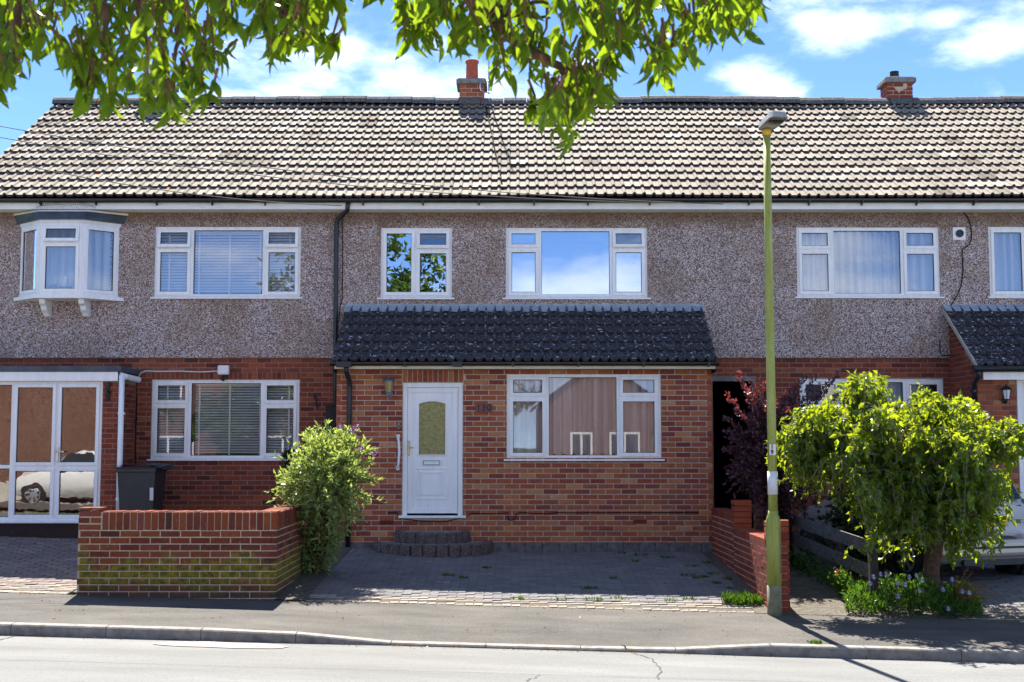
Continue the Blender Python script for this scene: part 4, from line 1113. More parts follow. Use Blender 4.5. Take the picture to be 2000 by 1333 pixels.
# ------------------------------------------------------------------ right house
def right_house():
    o1, o2, ol = px_rect(W_R1, YU), px_rect(W_R2, YU), px_rect(W_RL, YW)
    pas = (PX(1392, YW), PX(1468, YW), -.4, PZ(745, YW))
    h, up, low = house_shell(2, 'terraced_house', 'right-hand house of the terrace behind the weeping tree, above the dark passage', 'brick_dark', [pas, ol], [o1, o2], (2.95, XB[3]))
    lint = (pas[0] - .06, pas[1] + .06, pas[3], PZ(735, YW))
    brickwork(low, 'brick_dark', 2.95, 6.8, -.1, Z_DASH - .004, YW, [pas, ol, lint], [], 300, lambda b: -b[1])
    b = MB(); b.box(lint[0], lint[1], YW - .012, YW + .05, lint[2], lint[3] - .004); b.build('passage_lintel', 'concrete', h)
    b = MB(); x0, x1, z0, z1 = pas; y1 = BACK_Y - .3      # the passage through the terrace, shut by a dark gate at its end
    b.quad((x0, YW + .01, z0), (x0, y1, z0), (x0, y1, z1), (x0, YW + .01, z1)); b.quad((x1, YW + .01, z0), (x1, y1, z0), (x1, y1, z1), (x1, YW + .01, z1)); b.quad((x0, YW, z1), (x1, YW, z1), (x1, y1, z1), (x0, y1, z1)); b.quad((x0, y1, z0), (x1, y1, z0), (x1, y1, z1), (x0, y1, z1))
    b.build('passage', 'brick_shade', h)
    px_window(h, YU, W_R1, [(1625, 488, 'ss'), (1762, None, 'f'), (1834, 488, 'ss')], glass='glass_up')
    px_window(h, YU, W_R2, [(2003, None, 's'), (2072, None, 'f')], glass='glass_up')
    px_window(h, YW, W_RL, [(1640, 790, 'ss'), (1768, None, 'f'), (1842, 790, 'ss')], glass='glass')
    for o, Y in ((o1, YU), (o2, YU), (ol, YW)): room(h, *o, Y)
    curtain('white spotted net curtain in the large upstairs window of the right house', o1[0] + .05, o1[1] - .05, o1[2] + .05, o1[3] - .05, YU + .17, 'net_curtain', 15, .05)
    curtain('white spotted net curtain in the narrow upstairs window at the right edge', o2[0] + .05, o2[1] - .05, o2[2] + .05, o2[3] - .05, YU + .17, 'net_curtain', 8, .05)
    zc = (ol[2] + ol[3]) / 2
    for k, (a, b_, lb) in enumerate(((ol[0] + .75, ol[0] + 1.15, 'white swagged curtain in the left of the window behind the tree'), (ol[0] + 1.25, ol[0] + 1.62, 'white swagged curtain in the middle of the window behind the tree'), (ol[1] - .5, ol[1] - .15, 'white swagged curtain in the right of the window behind the tree'))):
        c = MB(); c.grid(lambda u, v: (lerp(a, b_, u) + .35 * (1 - v) ** 2 * (.6 if k % 2 else .9), YW + .2 + .03 * math.sin(u * 19), lerp(zc - .3, ol[3] - .04, v)), 20, 8)
        tag(c.build('curtain', 'net_curtain', None, smooth=True, origin=(a, YW + .2, zc - .3)), lb, 'curtain')
    # porch at the right edge of the view
    px0 = 6.74; x1 = XB[3]; zt = PZ(727, YR); dz0 = PX(1985, YR)
    b = MB(); b.box(px0 + .008, dz0, YR + .008, YR + .12, -.4, zt); b.box(px0 + .008, px0 + .12, YR + .12, YW, -.4, zt)
    b.poly([(px0 + .008, YR, zt), (px0 + .008, YW, zt), (px0 + .008, YW, PZ(604, YW) - .05)])
    pwl = b.build('porch_wall', 'mortar_dark', h)
    lay(pwl, 'brick_warm', course_list(px0, dz0 - .004, -.15, zt), lambda u, z: (u, YR, z), 0, .06, 140, lambda b: -b[1])
    side = course_list(0, YW - YR, -.15, PZ(604, YW))
    side = [q for q in side if q[1] < zt + (PZ(604, YW) - zt - .1) * (1 - q[0] / (YW - YR))]
    lay(pwl, 'brick_red', side, lambda u, z: (px0, YW - u, z), R(-90), .06, 120, lambda b: -b[1])
    rx0 = 6.66; ya, za = 18.28, PZ(716, 18.28); yb, zb = 19.655, PZ(604, 19.655)
    b = MB(); b.quad((rx0, ya + .05, za - .03), (x1, ya + .05, za - .03), (x1, yb, zb - .03), (rx0, yb, zb - .03)); b.quad((rx0, ya + .1, zt), (x1, ya + .1, zt), (x1, YR, zt), (rx0, YR, zt)); pr = b.build('porch_roof', 'near_black', h)
    tiled_slope(pr, rx0, x1, ya, za, yb, zb, 6, .272, PTILE, lambda p: p.x, 60, jit=.005)
    b = MB(); b.prism([(rx0 - .02, ya, za - .03), (rx0 - .02, ya, za + .03), (rx0 - .02, yb, zb + .02), (rx0 - .02, yb, zb - .05)], (.022, 0, 0)); b.build('verge_mortar', 'mortar', h)
    b = MB(); b.grid(lambda u, v: (lerp(rx0 - .01, x1, u), (YU - .006, YU - .012, YU - .03, yb - .16)[int(round(v * 3))], (PZ(595, YU), PZ(603, YU), zb + .05, zb - .05)[int(round(v * 3))]), 20, 3); b.build('flashing', 'lead', h)
    b = MB(); b.box(px0 + .03, x1, ya + .08, ya + .11, PZ(742, 18.36), PZ(723, 18.36)); b.build('porch_fascia', 'upvc', h)
    b = MB(); b.tube([(px0 - .12, ya + .01, za - .03), (x1, ya + .01, za - .03)], .05, 8); b.build('porch_gutter', 'black_plastic', h, smooth=True)
    dx = px0 - .05; pipe('porch_downpipe', [(dx, ya + .02, za - .05), (dx, ya + .06, za - .14), (dx, YR - .02, za - .24), (dx, YR - .02, .0)], .036, h, 'black_plastic', [(dx, YR - .02, za - .34)])
    b = MB(); b.box(dz0 + .004, x1, YR - .0, YR + .06, zt - .06, zt); b.box(dz0 + .004, dz0 + .10, YR - .005, YR + .06, -.1, zt - .06); b.box(dz0 + .11, dz0 + 1.0, YR + .02, YR + .05, -.05, zt - .07)
    b.build('porch_door', 'upvc', h, bevel=.006)
    chimney(h, 1733, 1783, 162, 0, 'cowl', .45, RY - .1)
    b = MB(); p = P(1873, 457, YU); b.box(p.x - .1, p.x + .1, YU - .02, YU, p.z - .1, p.z + .1); v = b.build('extractor_vent', 'upvc', h, bevel=.01)
    b = MB(); b.lathe((p.x, YU - .045, p.z), [(.06, .03), (.06, 0), (.045, 0), (.045, .02), (.02, .02), (.02, .004), (.001, .004)], 16, 'y'); b.build('vent_outlet', 'black_plastic', v)
    return h
right_house()
chimney(bpy.data.objects['terraced_house'], 280, 328, 165, 0, 'pot')

# ================================================================== garden walls
def left_garden_wall():
    Y = 14.45; x0, x1 = PX(150, Y, 1080), PX(541, Y, 1080); zt = PZ(999, Y); zl = gz(x1, Y) - .06; yb = 16.3; th = .22
    root = thing('garden_wall', 'low mossy brick garden wall with upright coping bricks beside the pavement', 'wall', ((x0 + x1) / 2, Y, gz(-3.8, Y)))
    b = MB(); b.box(x0 + .009, x1 - .009, Y + .009, Y + th - .009, zl - .2, zt - .012); b.box(x1 - th + .009, x1 - .009, Y + th - .009, yb, zl - .2, zt - .012)
    core = b.build('mortar_core', 'mortar_pale', root)
    xs = x0 + .27; zs = zt - .215
    lay(root, 'brick_garden', course_list(x0, x1, zs - .075 * 12, zs), lambda u, z: (u, Y, z), 0, .10, 200, jitter=.004)
    n = int((x1 - xs) / .076); w = (x1 - xs) / n
    me = brick_mesh('brick_garden')[0]
    for i in range(n): place('brick', me, root, (xs + w * (i + .5), Y + rnd.uniform(-.004, .004), zs + .107 + rnd.uniform(-.003, .004)), 0, (w - .011, th, .213))
    zq = zt + .045      # pier at the drive
    lay(root, 'brick_garden', course_list(x0, xs - .004, zs, zq, bl=.27), lambda u, z: (u, Y, z), 0, th, 20, jitter=.003)
    bl = course_list(0, yb - Y, zs - .075 * 12, zs, phase=.06)
    lay(root, 'brick_garden', bl, lambda u, z: (x1, Y + u, z), R(90), .10, 120, jitter=.003)
    m = int((yb - Y - .1) / .076)
    for i in range(m): place('brick', me, root, (x1, Y + .11 + .076 * (i + .5), zs + .107), R(90), (.065, th, .213))
def right_garden_wall():
    A = Vector((2.86, 18.5, 0)); B = Vector((2.895, 14.56, 0)); d = (B - A); L_ = d.length; d.normalize(); rz = math.atan2(d.y, d.x); n = Vector((-d.y, d.x, 0))   # n points behind the face
    root = thing('garden_wall', 'stepped red brick boundary wall running from the passage to the lamp post', 'wall', (B.x, B.y, gz(2.9, 14.5)))
    up, lo = .63, .46; um = 1.72     # upper part ends at um
    T = lambda u, z: (A.x + d.x * u, A.y + d.y * u, z)
    th = .20
    def core(u0, u1, zt):
        p, q = A + d * u0 + n * .009, A + d * u1 + n * .009
        b.prism([(p.x, p.y, -.6), (q.x, q.y, -.6), (q.x + n.x * th, q.y + n.y * th, -.6), (p.x + n.x * th, p.y + n.y * th, -.6)], (0, 0, zt + .6))
    b = MB(); core(0, um, up - .01); core(um, L_ - .009, lo - .01); b.build('mortar_core', 'mortar_pale', root)
    lay(root, 'brick_red', course_list(0, um, up - .11 - .075 * 12, up - .11) , T, rz, .10, 110)
    lay(root, 'brick_red', course_list(um, L_, lo - .11 - .075 * 11, lo - .11, phase=.05), T, rz, .10, 130)
    me = brick_mesh('brick_red')[0]
    k = int(L_ / .076)
    for i in range(k):
        u = .076 * (i + .5); zt = up if u < um else lo; p = T(u, zt - .053)
        place('brick', me, root, p, rz, (.065, th + .01, .104))
    for (u0, w, zb, zt) in ((um - .11, .23, lo - .02, .79), (L_ - .24, .24, lo - .02, .655)):     # piers
        z = zb; j = 0
        while z < zt - .02:
            if j % 2: parts = [(u0, w)]
            else: parts = [(u0, w * .5), (u0 + w * .5, w * .5)]
            for (a, ww) in parts: place('brick', me, root, Vector(T(a + ww / 2, z + .0375)) - n * .006, rz, (ww - .008, .225, .066))
            z += .075; j += 1
    e = T(L_, 0)       # street end of the wall, one brick wide
    z = lo - .075 * 11
    while z < .65:
        place('brick', me, root, (e[0] + .12, e[1] - .012, z + .0375), 0, (.215, .1, .065)); z += .075
left_garden_wall(); right_garden_wall()

# ================================================================== front steps
def steps():
    xc = PX(845, YP, 1050); root = thing('door_step', 'two rounded brick-edged steps in front of the white door', 'steps', (xc, YP - .3, 0))
    for (hw, dp, z0, z1, py) in ((.87, .74, -.12, .155, 0), (.545, .42, .156, .305, 0)):
        n = 15 if hw > .7 else 11; pts = []
        def rim(t, k=1.0): return Vector((xc - hw * k * math.cos(t) * (1 if True else 1), YP - .004 - dp * k * math.sin(t) ** .8, 0))
        b = MB(); poly = [rim(math.pi * i / 24, .93) for i in range(25)]
        b.prism([(p.x, p.y, z0) for p in poly], (0, 0, z1 - z0 - .012)); b.build('step_top', 'concrete', root)
        for i in range(n):
            t0, t1 = math.pi * (i + .04) / n, math.pi * (i + .96) / n
            p, q = rim(t0), rim(t1); r, s = rim(t1, .84), rim(t0, .84); b = MB()
            zz = z1 + rnd.uniform(-.006, .006)
            c0 = (p + q + r + s) / 4
            b.prism([(v.x, v.y, z0 - .05) for v in (p, q, r, s)], (0, 0, zz - z0 + .05)); b.build('edging_brick', 'step_brick', root, bevel=.024)
steps()

# ================================================================== fence
def fence():
    A = Vector((3.72, 17.9, 0)); B = Vector((4.15, 15.02, 0)); d = (B - A); L_ = d.length; d.normalize(); n = Vector((d.y, -d.x, 0))
    root = thing('post_and_rail_fence', 'weathered three-rail wooden fence sloping down beside the path', 'fence', (B.x, B.y, gz(4.1, 15)))
    for (za, zb, lab) in ((.56, .36, 0), (.33, .075, 0), (.05, -.215, 0)):
        b = MB(); hh = .075; p, q = A + n * .02, B + n * .02; m = 8
        for i in range(m):
            u0, u1 = i / m, (i + 1) / m
            f = lambda u, s, t: (lerp(p.x, q.x, u) + n.x * t, lerp(p.y, q.y, u) + n.y * t, lerp(za, zb, u) + s * (hh + .004 * math.sin(u * 23 + za * 9)))
            for (s0, t0, s1, t1) in ((-1, .0, 1, .0), (1, 0, 1, .025), (1, .025, -1, .025), (-1, .025, -1, 0)):
                b.quad(f(u0, s0, t0), f(u1, s0, t0), f(u1, s1, t1), f(u0, s1, t1))
        b.poly([f(1, -1, 0), f(1, 1, 0), f(1, 1, .025), f(1, -1, .025)])
        b.build('rail', 'wood_weathered', root)
    for t in (.0, .34, .68, 1.0):
        p = A + d * L_ * t - n * .045; zt = lerp(.62, .47, t); b = MB(); w = .048
        b.prism([(p.x - w, p.y - w, gz(p.x, p.y) - .1), (p.x + w, p.y - w, gz(p.x, p.y) - .1), (p.x + w, p.y + w, gz(p.x, p.y) - .1), (p.x - w, p.y + w, gz(p.x, p.y) - .1)], (0, 0, zt - gz(p.x, p.y) + .1)); b.build('post', 'wood_post', root, bevel=.008)
fence()

# ================================================================== lamp post
def lamp_post():
    Y = 14.40; p = P(1513, 1188, Y); x = p.x; z0 = gz(x, Y); zt = PZ(262, Y) ; tx = PX(1497.5, Y, 262) - x
    root = thing('lamp_post', 'tall mossy green street lamp post with number 19 by the kerb', 'lamp post', (x, Y, z0))
    lean = lambda z: x + tx * (z - z0) / (zt - z0)
    def col(zs, rs, name, mat, seg=20, parent=root):
        b = MB(); b.tube([(lean(z), Y, z) for z in zs], rs, seg); return b.build(name, mat, parent, smooth=True)
    zf, zd, zs = PZ(1143, Y), PZ(1020, Y), PZ(1003, Y)
    col([z0 - .1, z0 + .05, zf], [.083, .083, .083], 'foot', 'column_foot', 8)
    base = col([zf + .001, zd - .02, zd, zd + .03, zd + .06, zd + .085, zs + .03], [.082, .082, .081, .077, .069, .058, .054], 'base', 'column_green')
    b = MB(); xx = lean(.2)
    for t in ((xx + .060, PZ(1120, Y), PZ(1030, Y)),):
        b.tube([(t[0] - .012, Y - .066, t[2]), (t[0] + .004, Y - .058, t[2] - .03), (t[0] + .004, Y - .058, t[1] + .02), (t[0] - .004, Y - .063, t[1])], .005, 5)
    b.build('door_edge', 'column_foot', base)
    col([zs + .01, PZ(750, Y), PZ(500, Y), zt], [.052, .050, .045, .041], 'shaft', 'column_green')
    za, zb = PZ(966, Y), PZ(921, Y); col([za, zb], [.056, .056], 'reflective_band', 'column_band')
    zc, zd2 = PZ(889, Y), PZ(868, Y); xx = lean(zc)
    b = MB(); b.grid(lambda u, v: (xx + .0535 * math.sin(lerp(-.75, .75, u)), Y - .0545 * math.cos(lerp(-.75, .75, u)), lerp(zc, zd2, v)), 8, 1); pl = b.build('number_plate', 'label_white', root)
    h = zd2 - zc
    text_mesh('digit', '1', h * .56, 'label_ink', pl, (xx - .010, Y - .058, zc + h * .75), extrude=.001, bold=.003, sx=.9); text_mesh('digit', '9', h * .56, 'label_ink', pl, (xx - .010, Y - .058, zc + h * .25), extrude=.001, bold=.003, sx=.9)
    col([zt - .02, zt + .05], [.052, .052], 'collar', 'column_collar')
    # flat LED head reaching out over the road, turned a little to the right
    T = Matrix.Translation((x + tx, Y, zt + .06)) @ Matrix.Rotation(R(14), 4, 'Z') @ Matrix.Rotation(R(-8), 4, 'X')
    out = [(-.06, .07), (.06, .07), (.10, .01), (.115, -.30), (.09, -.36), (-.09, -.36), (-.115, -.30), (-.10, .01)]
    b = MB(); lo = [T @ Vector((a, c, 0)) for a, c in out]; hi = [T @ Vector((a * .8, c * .93, .075)) for a, c in out]
    b.poly(lo); b.poly(hi[::-1])
    for i in range(8): b.quad(lo[i], lo[(i + 1) % 8], hi[(i + 1) % 8], hi[i])
    head = b.build('luminaire', 'luminaire', root, bevel=.01)
    b = MB(); b.poly([T @ Vector(v) for v in ((-.095, -.14, -.004), (.095, -.14, -.004), (.095, -.33, -.004), (-.095, -.33, -.004))]); b.build('lens', 'luminaire_lens', head)
    b = MB()
    for i in range(5):
        a = -.08 + i * .034; b.poly([T @ Vector(v) for v in ((a, -.20, -.008), (a + .025, -.20, -.008), (a + .025, -.28, -.008), (a, -.28, -.008))])
    b.build('led_module', 'near_black', head)
lamp_post()

# ================================================================== small things on the walls
def lantern(name, label, px, py, Y, hh, mat, glassm):
    p = P(px, py, Y); s = hh / .30; root = thing(name, label, 'wall lamp', (p.x, Y, p.z), 'lanterns on the porch walls')
    c = (p.x, Y - .11 * s)
    b = MB(); b.lathe((p.x, Y, p.z - .10 * s), [(.001, -.028), (.05 * s, -.028), (.05 * s, 0)], 12, 'y'); b.tube([(p.x, Y - .02, p.z - .1 * s), (p.x, Y - .08 * s, p.z - .145 * s), (p.x, Y - .11 * s, p.z - .12 * s), (p.x, Y - .11 * s, p.z - .09 * s)], .012 * s, 6); b.build('bracket', mat, root)
    b = MB(); b.lathe((c[0], c[1], p.z - .09 * s), [(.03 * s, 0), (.045 * s, .01), (.045 * s, .018)], 6); b.build('base', mat, root)
    b = MB(); b.lathe((c[0], c[1], p.z - .07 * s), [(.043 * s, 0), (.066 * s, .15 * s)], 6); b.build('glass', glassm, root)
    b = MB()
    for i in range(6):
        t = 2 * math.pi * i / 6 + .26; b.tube([(c[0] + .045 * s * math.cos(t), c[1] + .045 * s * math.sin(t), p.z - .07 * s), (c[0] + .068 * s * math.cos(t), c[1] + .068 * s * math.sin(t), p.z + .08 * s)], .004 * s, 4)
    b.build('frame', mat, root)
    b = MB(); b.lathe((c[0], c[1], p.z + .08 * s), [(.092 * s, 0), (.088 * s, .012), (.06 * s, .045 * s), (.022 * s, .065 * s), (.02 * s, .08 * s), (.008, .10 * s)], 12); b.build('cap', mat, root)
lantern('wall_lantern', 'silver-topped carriage lantern with amber glass left of the white door', 761, 757, YP, .30, 'antique_metal', 'lamp_glass')
lantern('wall_lantern', 'black carriage lantern with clear glass on the right-hand porch', 1961, 772, YR, .26, 'dark_iron', 'frosted_glass')
def small_things():
    p = P(945, 797, YP); b = MB(); b.box(p.x - .115, p.x + .115, YP - .022, YP - .001, p.z - .062, p.z + .062)
    pl = tag(b.build('house_number_plaque', 'plaque', None, bevel=.004, origin=(p.x, YP, p.z)), 'dark red plaque with house number 130 right of the door', 'plaque')
    text_mesh('digits', '130', .13, 'plaque_digit', pl, (p.x, YP - .024, p.z - .002), extrude=.002, spacing=1.12, sx=1.05, bold=.002)
    p = P(1967, 832, YR); b = MB(); b.lathe((p.x, YR, p.z - .02), [(.001, -.02), (.10, -.02), (.10, -.001)], 20, 'y'); tag(b.build('house_plaque', 'blue_plaque', None, origin=(p.x, YR, p.z)), 'round blue house plaque on the right-hand porch', 'plaque')
    # white grab rail
    a, c = P(777, 853, YP - .07), P(776, 915, YP - .07); root = thing('grab_rail', 'white curved grab rail on the brick left of the door', 'rail', (a.x, YP, c.z))
    b = MB(); b.tube([(a.x - .005, YP - .01, a.z), (a.x - .004, YP - .05, a.z - .012), (a.x + .012, YP - .07, a.z - .06), (a.x + .022, YP - .07, (a.z + c.z) / 2), (c.x + .016, YP - .07, c.z + .06), (c.x, YP - .05, c.z + .012), (c.x, YP - .01, c.z)], .017, 8); b.build('bar', 'upvc', root, smooth=True)
    for q in (a, c): b = MB(); b.box(q.x - .025, q.x + .025, YP - .02, YP - .001, q.z - .03, q.z + .03); b.build('mount', 'upvc', root, bevel=.006)
    p = P(779, 832, YP); b = MB(); b.box(p.x - .018, p.x + .018, YP - .025, YP - .001, p.z - .045, p.z + .045)
    db = tag(b.build('door_bell', 'antique_metal', None, bevel=.006, origin=(p.x, YP, p.z)), 'small grey bell push beside the white door', 'door bell')
    b = MB(); b.lathe((p.x, YP - .024, p.z - .015), [(.001, -.006), (.010, -.006), (.010, 0)], 10, 'y'); b.build('button', 'dark_iron', db)
    # floodlight with sensor on the left house
    p = P(437, 724, YW - .1); root = thing('floodlight', 'white floodlight with motion sensor above the left house window', 'floodlight', (p.x, YW, p.z))
    b = MB(); b.box(p.x - .085, p.x + .085, YW - .15, YW - .06, p.z - .065, p.z + .075); b.build('housing', 'label_white', root, bevel=.012)
    b = MB(); b.box(p.x - .068, p.x + .068, YW - .156, YW - .151, p.z - .05, p.z + .045); b.build('lens', 'frosted_glass', root)
    b = MB(); b.box(p.x - .025, p.x + .03, YW - .07, YW - .001, p.z - .13, p.z - .06); b.tube([(p.x, YW - .05, p.z - .09), (p.x - .02, YW - .08, p.z - .15)], .028, 8); b.build('sensor', 'dark_iron', root)
    def cable(label, pts, r, mat, name='cable'):
        b = MB(); b.tube(pts, r, 5); return tag(b.build(name, mat, None, smooth=True, origin=pts[0]), label, 'cable')
    def arc(px_pts, Y): return [P(a, c, Y) for a, c in px_pts]
    cable('white cable running from the floodlight to the porch gutter', arc([(428, 729), (423, 725), (415, 726), (390, 727), (350, 725.5), (310, 726), (285, 725), (275, 729), (270, 737), (266, 743)], YW - .02), .010, 'cable_white')
    cable('black cable hanging down the brick beside the left porch', arc([(266, 742), (267, 790), (265, 850), (264, 905)], YW - .012), .009, 'cable_black')
    cable('black cable clipped along the porch wall below the large window', arc([(757, 1002), (775, 1002), (780, 1010), (786, 1014), (820, 1018), (870, 1019), (905, 1012), (922, 1003), (960, 1004), (993, 1002), (992, 1012), (996, 1017), (1003, 1016), (1009, 1004), (1015, 1001.5), (1040, 1003), (1070, 1004), (1086, 1001.5), (1110, 1002), (1200, 1001.5), (1364, 1001.5)], YP - .012), .007, 'cable_black')
    cable('thin black cable beside the main downpipe', arc([(668, 410), (669, 470), (669, 560), (668, 585), (664, 600), (662, 625)], YU - .012), .006, 'cable_black')
    cable('black cable snaking down the pebbledash right of the vent', arc([(1865, 404), (1880, 412), (1890, 425), (1896, 440), (1898, 465), (1893, 478), (1881, 486), (1879, 495), (1881, 530), (1877, 560), (1868, 580), (1858, 596)], YU - .012), .008, 'cable_black')
    cable('short black cable at the foot of the pebbledash by the right porch', arc([(1835, 665), (1836, 685), (1840, 694), (1862, 696)], YU - .012), .008, 'cable_black')
    # aerial
    Ya = RY + .1; root = thing('television_aerial', 'tall thin aerial mast strapped to the central chimney', 'aerial', P(955, 182, Ya))
    b = MB(); m0, m1 = P(955, 184, Ya), P(954, -60, Ya); b.tube([m0, m1], .016, 6); b.build('mast', 'steel', root)
    b = MB()
    for py in (158, 181): a, c = P(943, py, Ya), P(962, py, Ya); b.tube([a, c], .012, 5)
    b.tube([P(944, 158, Ya - .2), P(938, 163, Ya - .3), P(937, 170, Ya - .32), P(939, 177, Ya - .3), P(944, 181, Ya - .2)], .014, 6); b.build('bracket', 'steel', root)
    b = MB()
    for i in range(8): q = P(954.5, -55 + i * 14, Ya); b.tube([q - Vector((.2, 0, 0)), q + Vector((.2, 0, 0))], .006, 4)
    b.build('element', 'steel', root)
    def roofz(Y): return EZ + (RZ - EZ) * (Y - EY) / (RY - EY)
    xs = [(947, 200), (958, 250), (968, 300), (978, 345), (985, 388)]
    pts = []
    for i, (px, py) in enumerate(xs):
        lo, hi = EY, RY
        for _ in range(30):
            mid = (lo + hi) / 2; q = P(px, py, mid)
            if q.z > roofz(mid) + .07: lo = mid
            else: hi = mid
        pts.append(P(px, py, lo))
    cable('black aerial cable running down the roof tiles from the chimney', pts, .011, 'cable_black')
    # overhead wires to the eaves
    for k, (pl, pr, sag, lb) in enumerate((((-60, 236), (1412, 399), .0, 'upper overhead wire slanting across the roof'), ((-60, 258), (1300, 396), .0, 'lower overhead wire slanting across the roof'), ((40, 322), (668, 402), .0, 'short overhead wire reaching the downpipe corner'))):
        a, c = P(*pl, 17.6), P(*pr, 19.25); pts = []
        for i in range(25):
            t = i / 24; q = a.lerp(c, t); q.z -= .22 * 4 * t * (1 - t) * (1 if k < 2 else .5); pts.append(q)
        cable(lb, pts, .0065, 'cable_grey', 'overhead_wire')
    # iron ornaments by the left house
    p = P(212, 765, YL); b = MB(); s = 1
    b.tube([(p.x, YL - .01, p.z + .14), (p.x + .01, YL - .02, p.z + .08), (p.x - .02, YL - .03, p.z), (p.x + .015, YL - .03, p.z - .06), (p.x, YL - .015, p.z - .14)], [.014, .02, .03, .022, .012], 6)
    for (dx, dz, r) in ((.025, .1, .02), (-.03, .05, .02), (.03, -.01, .024), (-.02, -.07, .022), (.025, -.13, .016), (-.025, -.13, .016)): b.lathe((p.x + dx, YL - .02, p.z + dz - r), [(.004, 0), (r, r * .7), (r, r * 1.3), (.004, r * 2)], 7)
    tag(b.build('wall_ornament', 'dark_iron', None, origin=(p.x, YL, p.z)), 'black iron wall ornament on the left porch pier', 'ornament')
    p = P(617, 785, YW); b = MB(); b.tube([(p.x - .02, YW - .005, p.z + .1), (p.x - .02, YW - .06, p.z + .08), (p.x + .01, YW - .07, p.z), (p.x + .03, YW - .03, p.z - .11)], .012, 6); b.box(p.x - .035, p.x + .0, YW - .012, YW - .001, p.z + .05, p.z + .13); tag(b.build('hose_hook', 'dark_iron', None, origin=(p.x, YW, p.z)), 'black iron hook on the brick right of the blinds window', 'hook')
    # tall slim box beside the buddleia
    p0, p1 = P(637, 795, YW - .1), P(656, 860, YW - .1); b = MB(); b.box(p0.x, p1.x, YW - .15, YW - .01, 0.0, p0.z); b.box(p0.x - .005, p1.x + .005, YW - .16, YW - .005, p0.z, p0.z + .02); tag(b.build('slatted_panel', 'wood_post', None, bevel=.004, origin=(p0.x, YW, 0)), 'narrow dark board standing against the wall behind the buddleia', 'board')
small_things()

# ================================================================== wheelie bin
def wheelie_bin():
    Y = 18.75; x0, x1 = PX(245, Y), PX(318, Y); xc = (x0 + x1) / 2; zb = gz(xc, Y); zt = PZ(914, Y); w = (x1 - x0) / 2
    root = thing('wheelie_bin', 'dark grey wheelie bin standing beside the left porch downpipe', 'bin', (xc, Y, zb))
    b = MB(); dd = .30
    lo = [(xc - w * .78, Y - dd * .75), (xc + w * .78, Y - dd * .75), (xc + w * .78, Y + dd * .7), (xc - w * .78, Y + dd * .7)]; hi = [(xc - w, Y - dd), (xc + w, Y - dd), (xc + w, Y + dd), (xc - w, Y + dd)]
    for i in range(4):
        j = (i + 1) % 4; b.quad((*lo[i], zb + .03), (*lo[j], zb + .03), (*hi[j], zt), (*hi[i], zt))
    b.poly([(*q, zb + .03) for q in lo]); b.poly([(*q, zt) for q in hi]); b.build('body', 'bin_plastic', root, bevel=.02)
    b = MB(); b.box(xc - w - .015, xc + w + .015, Y - dd - .02, Y + dd, zt - .06, zt - .002); b.build('rim', 'bin_plastic', root, bevel=.01)
    b = MB(); e = .03
    b.grid(lambda u, v: (lerp(xc - w - e, xc + w + e + .05, u), lerp(Y - dd - e, Y + dd + .05, v), zt + .004 + .05 * math.sin(math.pi * clamp(u, .02, .98)) ** .5 + .015 * v), 10, 6)
    b.box(xc - w - e, xc + w + e + .05, Y - dd - e, Y + dd + .05, zt, zt + .012); b.build('lid', 'bin_plastic', root, smooth=False)
    b = MB(); b.tube([(xc + w * .1, Y + dd + .04, zt + .03), (xc + w + .12, Y + dd + .02, zt + .01), (xc + w + .12, Y - dd * .6, zt - .01), (xc + w + .02, Y - dd * .6, zt - .02)], .016, 6); b.build('handle', 'bin_plastic', root, smooth=True)
    b = MB(); b.box(xc + w * .93, xc + w * .935, Y - .25, Y - .06, zt - .42, zt - .28)
    lb = MB(); zz = zt - .36
    lb.quad((xc + w * .74, Y - dd * .99, zt - .46), (xc + w * .93, Y - dd * .99 , zt - .46), (xc + w * .93, Y - dd * 1.01, zt - .28), (xc + w * .74, Y - dd * 1.01, zt - .28)); lb.build('sticker', 'sticker', root)
    for s in (-1, 1): b = MB(); b.lathe((xc + s * w * .8, Y + dd * .8, zb + .1), [(.1, -.03), (.1, .03)], 14, 'x'); b.build('wheel', 'tyre', root)
wheelie_bin()

